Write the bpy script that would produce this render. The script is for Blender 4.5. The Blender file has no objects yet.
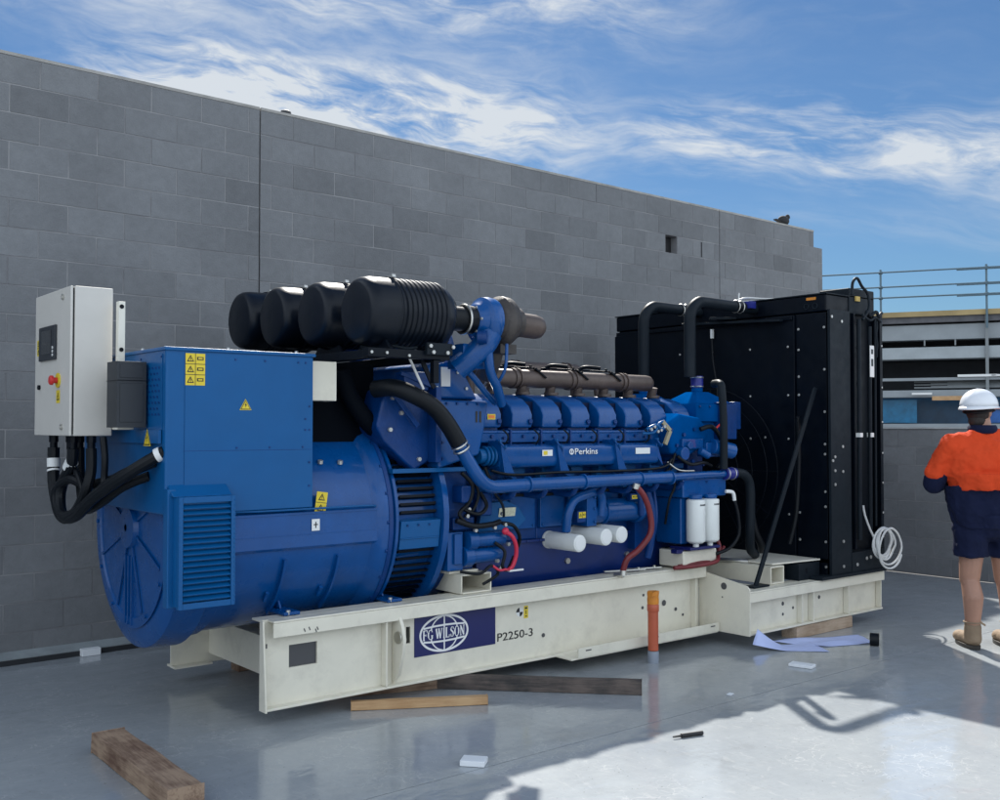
import bpy, bmesh, math, random
from mathutils import Vector, Matrix
rad = math.radians
random.seed(7)
SC = bpy.context.scene
COL = SC.collection

# ------------------------------------------------------------------ camera, sky, sun, exposure
cam = bpy.data.cameras.new('camera'); camo = bpy.data.objects.new('camera', cam); COL.objects.link(camo)
camo.location = (0, 0, 1.61); camo.rotation_euler = (rad(90 + 1.57), 0, rad(-39.21))
cam.sensor_width = 36; cam.lens = 36.72; cam.clip_start = .05; cam.clip_end = 2000
SC.camera = camo
SUN_DIR = Vector((.60, .865, 1.0)).normalized()
SUN_EL = math.asin(SUN_DIR.z); SUN_AZ = math.atan2(SUN_DIR.x, SUN_DIR.y)
sl = bpy.data.lights.new('sun', 'SUN'); so = bpy.data.objects.new('sun', sl); COL.objects.link(so)
sl.energy = 5.0; sl.angle = rad(.9); sl.color = (1, .955, .88)
so.rotation_euler = SUN_DIR.to_track_quat('Z', 'Y').to_euler(); so.location = (6, 8, 20)
SC.view_settings.view_transform = 'Standard'; SC.view_settings.look = 'None'
SC.view_settings.gamma = 1; SC.view_settings.exposure = 0.7
SC.view_settings.use_curve_mapping = False
SC.render.engine = 'CYCLES'; SC.cycles.max_bounces = 6; SC.cycles.diffuse_bounces = 3; SC.cycles.glossy_bounces = 3; SC.cycles.sample_clamp_indirect = 6

def setup_world():
    w = bpy.data.worlds.new('World'); SC.world = w; w.use_nodes = True
    nt = w.node_tree; N = nt.nodes; L = nt.links; N.clear()
    out = N.new('ShaderNodeOutputWorld'); bg = N.new('ShaderNodeBackground'); L.new(bg.outputs[0], out.inputs[0])
    bg.inputs[1].default_value = .05
    sky = N.new('ShaderNodeTexSky'); sky.sky_type = 'NISHITA'; sky.sun_disc = False
    sky.sun_elevation = SUN_EL; sky.sun_rotation = SUN_AZ
    sky.air_density = 1.1; sky.dust_density = .25; sky.ozone_density = 3.0; sky.altitude = 50
    tc = N.new('ShaderNodeTexCoord'); sep = N.new('ShaderNodeSeparateXYZ'); L.new(tc.outputs['Generated'], sep.inputs[0])
    def M(op, a, b=None, c=None):
        m = N.new('ShaderNodeMath'); m.operation = op
        for i, v in enumerate((a, b, c)):
            if v is None: continue
            if isinstance(v, (int, float)): m.inputs[i].default_value = v
            else: L.new(v, m.inputs[i])
        return m.outputs[0]
    az = M('ARCTAN2', sep.outputs[0], sep.outputs[1]); el = M('ARCSINE', sep.outputs[2])
    daz = M('SUBTRACT', az, rad(39.21))
    def noise(vx, vy, scale, det, rough, dist, off):
        c = N.new('ShaderNodeCombineXYZ'); L.new(vx, c.inputs[0]); L.new(vy, c.inputs[1]); c.inputs[2].default_value = off
        n = N.new('ShaderNodeTexNoise'); n.inputs['Scale'].default_value = scale; n.inputs['Detail'].default_value = det
        n.inputs['Roughness'].default_value = rough; n.inputs['Distortion'].default_value = dist
        L.new(c.outputs[0], n.inputs['Vector']); return n.outputs['Fac']
    warp = M('MULTIPLY', M('SUBTRACT', noise(daz, el, 5, 3, .5, 0, 3.1), .5), .07)
    def band(slope, mid, width, k, a0, a1, seed, sx=3.2, sy=12, lo=.36, hi=.72):
        line = M('ADD', M('MULTIPLY', daz, slope), mid)
        d = M('ADD', M('SUBTRACT', el, line), warp)
        mask = M('POWER', 2.718, M('MULTIPLY', M('POWER', M('ABSOLUTE', M('DIVIDE', d, width)), 2), -1))
        def ramp(v, lo_, hi_):
            mr = N.new('ShaderNodeMapRange'); mr.interpolation_type = 'SMOOTHSTEP'; L.new(v, mr.inputs[0])
            mr.inputs[1].default_value = lo_; mr.inputs[2].default_value = hi_; return mr.outputs[0]
        gate = M('MULTIPLY', ramp(daz, a0 - .1, a0 + .08), M('SUBTRACT', 1, ramp(daz, a1 - .1, a1 + .1)))
        n1 = noise(M('MULTIPLY', daz, sx), M('MULTIPLY', d, sy), 2.2, 9, .62, .55, seed)
        n2 = noise(M('MULTIPLY', M('ADD', daz, M('MULTIPLY', d, 1.3)), 6), M('MULTIPLY', d, 22), 3.0, 8, .6, .8, seed + 5)
        n = ramp(M('ADD', M('MULTIPLY', n1, .65), M('MULTIPLY', n2, .35)), lo, hi)
        return M('MULTIPLY', M('MULTIPLY', M('MULTIPLY', mask, gate), n), k)
    b1 = band(-.07, .297, .038, 2.5, -.36, .06, 1.3, 2.5, 9, .36, .68)    # bright cloud over the wall
    b2 = band(-.10, .295, .036, 1.7, .13, .75, 8.2, 2.3, 12, .41, .78)     # streaks to the right
    b3 = band(-.02, .405, .042, 1.25, -.65, .16, 4.4, 2.2, 9, .37, .72)    # upper left veil
    b4 = band(-.05, .205, .018, .2, .25, .8, 2.4, 2.5, 14, .38, .7)
    b5 = band(.0, .55, .13, .9, -1.6, 1.6, 6.6, 1.6, 5, .42, .75)          # unseen high cloud above the frame, adds fill
    b6 = band(.6, .36, .022, .9, .12, .24, 12.6, 4, 9, .36, .66)
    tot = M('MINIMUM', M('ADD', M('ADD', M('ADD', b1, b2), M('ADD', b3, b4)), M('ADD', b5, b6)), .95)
    mix = N.new('ShaderNodeMix'); mix.data_type = 'RGBA'
    L.new(tot, mix.inputs[0])
    # the sky: Nishita, cooled a little the way the camera renders it
    tint = N.new('ShaderNodeMix'); tint.data_type = 'RGBA'; tint.blend_type = 'MULTIPLY'; tint.inputs[0].default_value = 1
    L.new(sky.outputs[0], tint.inputs[6]); tint.inputs[7].default_value = (.52, .73, .93, 1)
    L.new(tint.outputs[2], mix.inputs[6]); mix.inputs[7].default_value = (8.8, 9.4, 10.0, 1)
    # bright cloud added out of view, beside and behind, to fill the shade
    def ramp(v, a, b):
        mr = N.new('ShaderNodeMapRange'); mr.interpolation_type = 'SMOOTHSTEP'; L.new(v, mr.inputs[0]); mr.inputs[1].default_value = a; mr.inputs[2].default_value = b; return mr.outputs[0]
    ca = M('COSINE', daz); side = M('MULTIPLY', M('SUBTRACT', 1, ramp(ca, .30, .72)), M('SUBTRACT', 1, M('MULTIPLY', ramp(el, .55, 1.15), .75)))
    fill_cloud = M('MULTIPLY', side, ramp(noise(M('MULTIPLY', az, 1.2), M('MULTIPLY', el, 3), 1.6, 7, .6, .4, 21.0), .25, .55))
    m2 = N.new('ShaderNodeMix'); m2.data_type = 'RGBA'; L.new(fill_cloud, m2.inputs[0]); L.new(mix.outputs[2], m2.inputs[6]); m2.inputs[7].default_value = (16.5, 18.6, 21.0, 1)
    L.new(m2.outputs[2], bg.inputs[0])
setup_world()

# ------------------------------------------------------------------ materials
def mat(name, col, rough=.5, metal=0, var=.0, vscale=6, bump=0, bscale=40, coat=0, spec=.5, dirt=None, dscale=3, damt=.5, rvar=0, stretch=(1, 1, 1), emit=None, alpha=None):
    m = bpy.data.materials.new(name); m.use_nodes = True; nt = m.node_tree; N = nt.nodes; L = nt.links
    b = N['Principled BSDF']; c = (*col, 1)
    b.inputs['Base Color'].default_value = c; b.inputs['Roughness'].default_value = rough; b.inputs['Metallic'].default_value = metal
    b.inputs['Coat Weight'].default_value = coat; b.inputs['Coat Roughness'].default_value = .06
    b.inputs['Specular IOR Level'].default_value = spec
    tc = N.new('ShaderNodeTexCoord'); mp = N.new('ShaderNodeMapping'); mp.inputs['Scale'].default_value = stretch
    L.new(tc.outputs['Object'], mp.inputs[0])
    def noise(s, d=6, r=.6):
        n = N.new('ShaderNodeTexNoise'); n.inputs['Scale'].default_value = s; n.inputs['Detail'].default_value = d; n.inputs['Roughness'].default_value = r
        L.new(mp.outputs[0], n.inputs['Vector']); return n.outputs['Fac']
    last = None
    if var or dirt:
        n = noise(vscale); mr = N.new('ShaderNodeMapRange'); L.new(n, mr.inputs[0]); mr.inputs[1].default_value = .3; mr.inputs[2].default_value = .7
        mr.inputs[3].default_value = 1 - var; mr.inputs[4].default_value = 1 + var
        mx = N.new('ShaderNodeMix'); mx.data_type = 'RGBA'; mx.blend_type = 'MULTIPLY'; mx.inputs[0].default_value = 1
        mx.inputs[6].default_value = c; L.new(mr.outputs[0], mx.inputs[7]); last = mx.outputs[2]
    if dirt:
        n = noise(dscale, 9, .7); mr = N.new('ShaderNodeMapRange'); L.new(n, mr.inputs[0]); mr.inputs[1].default_value = .5; mr.inputs[2].default_value = .72; mr.inputs[4].default_value = damt
        mx = N.new('ShaderNodeMix'); mx.data_type = 'RGBA'; L.new(mr.outputs[0], mx.inputs[0]); L.new(last, mx.inputs[6]); mx.inputs[7].default_value = (*dirt, 1); last = mx.outputs[2]
    if last: L.new(last, b.inputs['Base Color'])
    if rvar:
        n = noise(vscale * 1.7); mr = N.new('ShaderNodeMapRange'); L.new(n, mr.inputs[0]); mr.inputs[1].default_value = .3; mr.inputs[2].default_value = .7
        mr.inputs[3].default_value = max(.02, rough - rvar); mr.inputs[4].default_value = rough + rvar; L.new(mr.outputs[0], b.inputs['Roughness'])
    if bump:
        n = noise(bscale, 5); bp = N.new('ShaderNodeBump'); bp.inputs['Strength'].default_value = bump; bp.inputs['Distance'].default_value = .01
        L.new(n, bp.inputs['Height']); L.new(bp.outputs[0], b.inputs['Normal'])
    return m
BLUE = (.0006, .066, .25)
M = dict(
    shade_fill=mat('shade_fill_black', (.0015, .003, .006), .7, spec=.06),
    dark=mat('gap_shade_blue', (.002, .008, .035), .6, spec=.15),
    blue=mat('blue_paint', BLUE, .30, spec=.25, var=.12, coat=.30, rvar=.08, bump=.05, bscale=30, dirt=(.01, .05, .16), dscale=2.5, damt=.35),
    bluem=mat('matt_blue_paint', BLUE, .8, spec=.0, var=.12, bump=.15, bscale=40),
    blue2=mat('blue_box_paint', (.002, .088, .265), .34, spec=.25, var=.05, coat=.05, rvar=.05),
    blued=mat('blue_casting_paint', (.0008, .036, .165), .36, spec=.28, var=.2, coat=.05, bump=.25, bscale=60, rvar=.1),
    cream=mat('cream_paint', (.76, .72, .60), .36, var=.04, coat=.15, dirt=(.36, .33, .27), dscale=5, damt=.28, rvar=.08),
    creamin=mat('cream_edge_paint', (.78, .75, .65), .4, var=.05),
    scuff=mat('scuffed_steel', (.07, .07, .075), .6),
    cab=mat('cabinet_powder_coat', (.58, .56, .52), .45, var=.03),
    white=mat('white_paint', (.72, .74, .72), .35, var=.04, coat=.1),
    black=mat('black_paint', (.0012, .0035, .008), .42, spec=.16, var=.2, rvar=.1),
    blackg=mat('dark_grey_steel', (.009, .014, .020), .5, spec=.14, var=.15, rvar=.1),
    rubber=mat('black_rubber', (.004, .006, .009), .45, spec=.22, var=.2, bump=.1, bscale=90),
    plastic=mat('black_ribbed_plastic', (.003, .006, .012), .36, spec=.24, var=.2, rvar=.06, bump=.06, bscale=60),
    grey=mat('grey_plastic_case', (.020, .025, .032), .5, var=.1),
    brown=mat('heat_browned_steel', (.10, .075, .065), .48, metal=.35, var=.25, dirt=(.05, .035, .03), dscale=7, bump=.15),
    iron=mat('cast_iron', (.055, .048, .045), .55, metal=.3, var=.3, bump=.35, bscale=50),
    steel=mat('bright_steel', (.55, .54, .5), .3, metal=.9, var=.1),
    zinc=mat('zinc_bolt', (.5, .5, .48), .35, metal=.6),
    yellow=mat('yellow_sticker', (.72, .55, .03), .5, var=.05),
    ink=mat('black_ink', (.01, .01, .012), .5),
    stick=mat('white_sticker', (.75, .76, .75), .5),
    orangest=mat('orange_print', (.75, .2, .03), .5),
    navy=mat('navy_sign_print', (.006, .010, .10), .4),
    signw=mat('white_sign_print', (.8, .8, .8), .45),
    red=mat('red_button', (.55, .02, .02), .35),
    redhose=mat('dark_red_hose', (.16, .015, .02), .45, var=.2),
    pink=mat('crimson_cable', (.55, .02, .06), .4),
    clampb=mat('blue_silicone_clamp', (.012, .02, .20), .4),
    screen=mat('display_glass', (.012, .016, .02), .12),
    paper=mat('pale_blue_paper', (.50, .57, .86), .7, var=.04),
    foam=mat('white_foam', (.78, .80, .82), .7, var=.04),
    pvc=mat('terracotta_pvc', (.47, .10, .045), .42, var=.08),
    pvcg=mat('grey_pipe_foot', (.24, .27, .32), .5),
    tape=mat('orange_tape', (.62, .22, .02), .5, var=.2, bump=.4, bscale=60),
    hose=mat('white_plastic_hose', (.62, .63, .62), .35, var=.1),
    bird=mat('dark_feathers', (.02, .02, .022), .8),
    rail=mat('galvanised_rail', (.10, .16, .20), .5, metal=.3),
)
def wood(name, c1, c2, rough=.75, stretch=(1.2, 14, 14)):
    m = bpy.data.materials.new(name); m.use_nodes = True; N = m.node_tree.nodes; L = m.node_tree.links; b = N['Principled BSDF']
    tc = N.new('ShaderNodeTexCoord'); mp = N.new('ShaderNodeMapping'); mp.inputs['Scale'].default_value = stretch; L.new(tc.outputs['Object'], mp.inputs[0])
    n = N.new('ShaderNodeTexNoise'); n.inputs['Scale'].default_value = 5; n.inputs['Detail'].default_value = 8; n.inputs['Roughness'].default_value = .7; L.new(mp.outputs[0], n.inputs['Vector'])
    n2 = N.new('ShaderNodeTexNoise'); n2.inputs['Scale'].default_value = 6; n2.inputs['Detail'].default_value = 5; L.new(tc.outputs['Object'], n2.inputs['Vector'])
    ad = N.new('ShaderNodeMath'); ad.operation = 'ADD'; L.new(n.outputs[0], ad.inputs[0]); L.new(n2.outputs[0], ad.inputs[1])
    r = N.new('ShaderNodeMapRange'); r.inputs[1].default_value = .8; r.inputs[2].default_value = 1.2; L.new(ad.outputs[0], r.inputs[0])
    mx = N.new('ShaderNodeMix'); mx.data_type = 'RGBA'; L.new(r.outputs[0], mx.inputs[0]); mx.inputs[6].default_value = (*c1, 1); mx.inputs[7].default_value = (*c2, 1)
    L.new(mx.outputs[2], b.inputs['Base Color']); b.inputs['Roughness'].default_value = rough
    bp = N.new('ShaderNodeBump'); bp.inputs['Strength'].default_value = .5; bp.inputs['Distance'].default_value = .004; L.new(ad.outputs[0], bp.inputs['Height']); L.new(bp.outputs[0], b.inputs['Normal'])
    return m
M['wood_old'] = wood('weathered_timber', (.13, .07, .045), (.36, .25, .17), .8)
M['wood_light'] = wood('fresh_pine', (.42, .24, .11), (.55, .35, .18), .65)
M['wood_dark'] = wood('dirty_dark_timber', (.03, .028, .028), (.13, .10, .085))
M['wood_pale'] = wood('pale_timber', (.34, .24, .16), (.5, .38, .28))

# ------------------------------------------------------------------ mesh builder
class MB:
    def __init__(s): s.v = []; s.f = []; s.m = []
    def add(s, vs, fs, mi=0):
        o = len(s.v); s.v += [Vector(v) for v in vs]
        for f in fs: s.f.append([o + i for i in f]); s.m.append(mi)
        return s
    def box(s, x0, x1, y0, y1, z0, z1, mi=0):
        x0, x1 = sorted((x0, x1)); y0, y1 = sorted((y0, y1)); z0, z1 = sorted((z0, z1))
        return s.add([(x0, y0, z0), (x1, y0, z0), (x1, y1, z0), (x0, y1, z0), (x0, y0, z1), (x1, y0, z1), (x1, y1, z1), (x0, y1, z1)],
                     [(0, 3, 2, 1), (4, 5, 6, 7), (0, 1, 5, 4), (1, 2, 6, 5), (2, 3, 7, 6), (3, 0, 4, 7)], mi)
    def obox(s, c, ax, ay, az, mi=0):
        c = Vector(c); ax = Vector(ax); ay = Vector(ay); az = Vector(az)
        if ax.cross(ay).dot(az) < 0: az = -az
        P = [c + i * ax + j * ay + k * az for k in (-1, 1) for i, j in ((-1, -1), (1, -1), (1, 1), (-1, 1))]
        return s.add(P, [(0, 3, 2, 1), (4, 5, 6, 7), (0, 1, 5, 4), (1, 2, 6, 5), (2, 3, 7, 6), (3, 0, 4, 7)], mi)
    def bar(s, p0, p1, w, h, up=(0, 0, 1), mi=0):
        p0 = Vector(p0); p1 = Vector(p1); d = (p1 - p0); u = Vector(up); sd = d.cross(u).normalized(); u = sd.cross(d).normalized()
        return s.obox((p0 + p1) / 2, d / 2, sd * w / 2, u * h / 2, mi)
    def prism(s, poly, axis, a, b, mi=0):
        # poly: 2D points. axis 0: (y,z) extruded in x; 1: (x,z) extruded in y; 2: (x,y) extruded in z
        def P(p, t): return {0: (t, p[0], p[1]), 1: (p[0], t, p[1]), 2: (p[0], p[1], t)}[axis]
        n = len(poly); vs = [P(p, a) for p in poly] + [P(p, b) for p in poly]
        ar = sum(poly[i][0] * poly[(i + 1) % n][1] - poly[(i + 1) % n][0] * poly[i][1] for i in range(n))
        fl = (ar > 0) ^ (axis == 1) ^ (b < a)
        fs = [tuple(range(n)), tuple(range(2 * n - 1, n - 1, -1))] + [(i, i + n, (i + 1) % n + n, (i + 1) % n) for i in range(n)]
        if fl: fs = [tuple(reversed(f)) for f in fs]
        return s.add(vs, fs, mi)
    def lathe(s, prof, p0, ax, n=32, mi=0, caps=True):
        # prof: (distance along the axis, radius)
        p0 = Vector(p0); ax = Vector(ax).normalized(); t = Vector((0, 0, 1)) if abs(ax.z) < .9 else Vector((1, 0, 0))
        u = ax.cross(t).normalized(); w = ax.cross(u).normalized(); vs = []
        for d, r in prof:
            for i in range(n):
                a = 2 * math.pi * i / n; vs.append(p0 + ax * d + (u * math.cos(a) + w * math.sin(a)) * r)
        fs = []
        for k in range(len(prof) - 1):
            for i in range(n):
                j = (i + 1) % n; fs.append((k * n + i, k * n + j, (k + 1) * n + j, (k + 1) * n + i))
        if caps: fs.append(tuple(range(n - 1, -1, -1))); fs.append(tuple((len(prof) - 1) * n + i for i in range(n)))
        return s.add(vs, fs, mi)
    def cyl(s, p0, p1, r, n=20, mi=0, r2=None):
        p0 = Vector(p0); p1 = Vector(p1); return s.lathe([(0, r), ((p1 - p0).length, r if r2 is None else r2)], p0, p1 - p0, n, mi)
    def tube(s, pts, r, n=12, mi=0, sub=6, smooth=True):
        P = [Vector(p) for p in pts]
        if smooth and len(P) > 2:
            Q = []
            for i in range(len(P) - 1):
                a = P[max(i - 1, 0)]; b = P[i]; c = P[i + 1]; d = P[min(i + 2, len(P) - 1)]
                for k in range(sub):
                    t = k / sub; Q.append(.5 * ((2 * b) + (c - a) * t + (2 * a - 5 * b + 4 * c - d) * t * t + (3 * b - a - 3 * c + d) * t ** 3))
            Q.append(P[-1]); P = Q
        vs = []; T0 = (P[1] - P[0]).normalized(); up = Vector((0, 0, 1)) if abs(T0.z) < .9 else Vector((1, 0, 0)); u = T0.cross(up).normalized()
        for i, p in enumerate(P):
            T = (P[min(i + 1, len(P) - 1)] - P[max(i - 1, 0)]).normalized(); u = (u - T * u.dot(T)).normalized(); w = T.cross(u)
            rr = r[min(int(i / (len(P) - 1) * (len(r) - 1)), len(r) - 1)] if isinstance(r, (list, tuple)) else r
            for k in range(n):
                a = 2 * math.pi * k / n; vs.append(p + (u * math.cos(a) + w * math.sin(a)) * rr)
        fs = [(k * n + i, k * n + (i + 1) % n, (k + 1) * n + (i + 1) % n, (k + 1) * n + i) for k in range(len(P) - 1) for i in range(n)]
        fs += [tuple(range(n - 1, -1, -1)), tuple((len(P) - 1) * n + i for i in range(n))]
        return s.add(vs, fs, mi)
    def ell(s, c, r, n=16, m=10, mi=0, rot=None):
        c = Vector(c); vs = []; fs = []
        for i in range(m + 1):
            p = math.pi * i / m
            for j in range(n):
                a = 2 * math.pi * j / n; v = Vector((r[0] * math.sin(p) * math.cos(a), r[1] * math.sin(p) * math.sin(a), r[2] * math.cos(p)))
                if rot: v = rot @ v
                vs.append(c + v)
        for i in range(m):
            for j in range(n): fs.append((i * n + j, (i + 1) * n + j, (i + 1) * n + (j + 1) % n, i * n + (j + 1) % n))
        return s.add(vs, fs, mi)
    def caps(s, p0, p1, r0, r1, n=14, mi=0):
        p0 = Vector(p0); p1 = Vector(p1); d = (p1 - p0).length; pr = []
        for k in range(5): a = math.pi / 2 * (k / 4); pr.append((-r0 * math.cos(a) + 0, max(r0 * math.sin(a), .0005)))
        for k in range(5): a = math.pi / 2 * (k / 4); pr.append((d + r1 * math.sin(a), max(r1 * math.cos(a), .0005)))
        return s.lathe(pr, p0, p1 - p0, n, mi)
    def torus(s, c, ax, R, r, n=28, m=10, mi=0, squash=1):
        ax = Vector(ax).normalized(); t = Vector((0, 0, 1)) if abs(ax.z) < .9 else Vector((1, 0, 0)); u = ax.cross(t).normalized(); w = ax.cross(u); c = Vector(c); vs = []
        for i in range(n):
            a = 2 * math.pi * i / n; d = u * math.cos(a) + w * math.sin(a)
            for k in range(m): b = 2 * math.pi * k / m; vs.append(c + d * (R + r * math.cos(b)) + ax * r * squash * math.sin(b))
        return s.add(vs, [(i * m + k, ((i + 1) % n) * m + k, ((i + 1) % n) * m + (k + 1) % m, i * m + (k + 1) % m) for i in range(n) for k in range(m)], mi)
    def bolts(s, pts, nrm, r=.011, h=.008, mi=1):
        for p in pts: s.cyl(p, Vector(p) + Vector(nrm) * h, r, 6, mi)
        return s
    def build(s, name, mats, parent=None, bevel=0, smooth=35, seg=2):
        me = bpy.data.meshes.new(name)
        lo = Vector([min(v[i] for v in s.v) for i in range(3)]); hi = Vector([max(v[i] for v in s.v) for i in range(3)])
        o0 = Vector(((lo.x + hi.x) / 2, (lo.y + hi.y) / 2, lo.z))
        me.from_pydata([v - o0 for v in s.v], [], s.f)
        if not isinstance(mats, (list, tuple)): mats = [mats]
        for m in mats: me.materials.append(M[m] if isinstance(m, str) else m)
        for p, mi in zip(me.polygons, s.m): p.material_index = mi; p.use_smooth = True
        me.update()
        try: me.set_sharp_from_angle(angle=rad(smooth))
        except Exception: pass
        o = bpy.data.objects.new(name, me); COL.objects.link(o)
        pw = WORLD.get(parent.name, Vector()) if parent else Vector()
        o.location = o0 - pw; WORLD[o.name] = o0
        if parent: o.parent = parent
        if bevel:
            b = o.modifiers.new('bevel', 'BEVEL'); b.width = bevel; b.segments = seg; b.limit_method = 'ANGLE'; b.angle_limit = rad(40); b.harden_normals = True
        return o
WORLD = {}
def tag(o, label=None, cat=None, group=None, kind=None):
    if label: o['label'] = label
    if cat: o['category'] = cat
    if group: o['group'] = group
    if kind: o['kind'] = kind
    return o
def thing(name, loc, label, cat, group=None):
    o = bpy.data.objects.new(name, None); COL.objects.link(o); o.location = loc; o.empty_display_size = .2; WORLD[o.name] = Vector(loc)
    return tag(o, label, cat, group)
def copy_tree(o, off, parent):
    c = o.copy(); COL.objects.link(c); c.parent = parent; c.location = o.location + Vector(off); WORLD[c.name] = WORLD[o.name] + Vector(off)
    for ch in [x for x in list(bpy.data.objects) if x.parent == o]:
        d = ch.copy(); COL.objects.link(d); d.parent = c; WORLD[d.name] = WORLD[ch.name] + Vector(off)
    return c
def arc(cx, cz, rx, rz, a0, a1, n):
    return [(cx + rx * math.cos(rad(a0 + (a1 - a0) * i / n)), cz + rz * math.sin(rad(a0 + (a1 - a0) * i / n))) for i in range(n + 1)]
def strip(mb, pts, w, y0, y1, mi=0, closed=False):
    # flat ribbon of width w drawn along pts in the xz plane, between y0 and y1
    n = len(pts)
    L_ = []; R_ = []
    for i, p in enumerate(pts):
        a = pts[(i - 1) % n] if closed else pts[max(i - 1, 0)]; b = pts[(i + 1) % n] if closed else pts[min(i + 1, n - 1)]
        t = Vector((b[0] - a[0], b[1] - a[1])); t.normalize(); q = Vector((-t.y, t.x)) * w / 2
        L_.append((p[0] + q.x, p[1] + q.y)); R_.append((p[0] - q.x, p[1] - q.y))
    for i in range(n if closed else n - 1):
        j = (i + 1) % n; mb.prism([L_[i], L_[j], R_[j], R_[i]], 1, y0, y1, mi)
def plate(mb, u0, u1, v0, v1, holes, put, mi=0):
    us = sorted({u0, u1, *[h[0] for h in holes], *[h[1] for h in holes]}); vs = sorted({v0, v1, *[h[2] for h in holes], *[h[3] for h in holes]})
    for i in range(len(us) - 1):
        for j in range(len(vs) - 1):
            cu = (us[i] + us[i + 1]) / 2; cv = (vs[j] + vs[j + 1]) / 2
            if any(h[0] < cu < h[1] and h[2] < cv < h[3] for h in holes): continue
            put(us[i], us[i + 1], vs[j], vs[j + 1])
def text(name, body, width, loc, mtl, parent, height=None, bold=0.0, thick=.0015, facing='-y'):
    cu = bpy.data.curves.new(name, 'FONT'); cu.body = body; cu.size = 1; cu.offset = bold; cu.extrude = 0.0; cu.resolution_u = 3
    o = bpy.data.objects.new(name, cu); COL.objects.link(o); bpy.context.view_layer.update()
    me = bpy.data.meshes.new_from_object(o.evaluated_get(bpy.context.evaluated_depsgraph_get())); bpy.data.objects.remove(o)
    xs = [v.co.x for v in me.vertices]; ys = [v.co.y for v in me.vertices]
    sx = width / (max(xs) - min(xs)); sy = (height / (max(ys) - min(ys))) if height else sx
    for v in me.vertices:
        v.co = Vector(((v.co.x - min(xs)) * sx, 0, (v.co.y - min(ys)) * sy))
    me.materials.append(mtl); t = bpy.data.objects.new(name, me); COL.objects.link(t)
    s = t.modifiers.new('thickness', 'SOLIDIFY'); s.thickness = thick; s.offset = 0
    pw = WORLD.get(parent.name, Vector()); t.location = Vector(loc) - pw; t.parent = parent; WORLD[t.name] = Vector(loc)
    return t
def warn(x, z, w, h, y, parent, rows=1, cols=1, tri=True, bg='yellow', name='warning_sticker', plane='y'):
    mb = MB(); e = .0012
    def B(u0, u1, v0, v1, d0, d1, mi):
        if plane == 'y': mb.box(u0, u1, y - d1, y - d0, v0, v1, mi)
        else: mb.box(y - d1, y - d0, u0, u1, v0, v1, mi)
    B(x, x + w, z, z + h, 0, e, 0)
    cw = w / cols; chh = h / rows
    for i in range(cols):
        for j in range(rows):
            cx = x + cw * (i + .5); cz = z + chh * (j + .5); r = min(cw, chh) * .36
            if tri and i % 2 == 0:
                T = [(cx - r, cz - r * .8), (cx + r, cz - r * .8), (cx, cz + r)]
                T2 = [(cx + (p[0] - cx) * .62, cz + (p[1] - cz) * .62 - r * .06) for p in T]
                if plane == 'y':
                    mb.prism(T, 1, y - e, y - e * 2, 1); mb.prism(T2, 1, y - e * 2, y - e * 3, 0); B(cx - r * .09, cx + r * .09, cz - r * .4, cz + r * .35, e * 3, e * 4, 1)
                else:
                    mb.prism(T, 0, y - e, y - e * 2, 1); mb.prism(T2, 0, y - e * 2, y - e * 3, 0); B(cx - r * .09, cx + r * .09, cz - r * .4, cz + r * .35, e * 3, e * 4, 1)
            else:
                B(cx - cw * .33, cx + cw * .33, cz - chh * .12, cz + chh * .18, e, e * 2, 1); B(cx - cw * .22, cx + cw * .22, cz - chh * .04, cz + chh * .1, e * 2, e * 3, 0)
        if i: B(x + cw * i - .0015, x + cw * i + .0015, z, z + h, e, e * 1.6, 1)
    for j in range(1, rows): B(x, x + w, z + chh * j - .0015, z + chh * j + .0015, e, e * 1.7, 1)
    return mb.build(name, [bg, 'ink'], parent)

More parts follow.
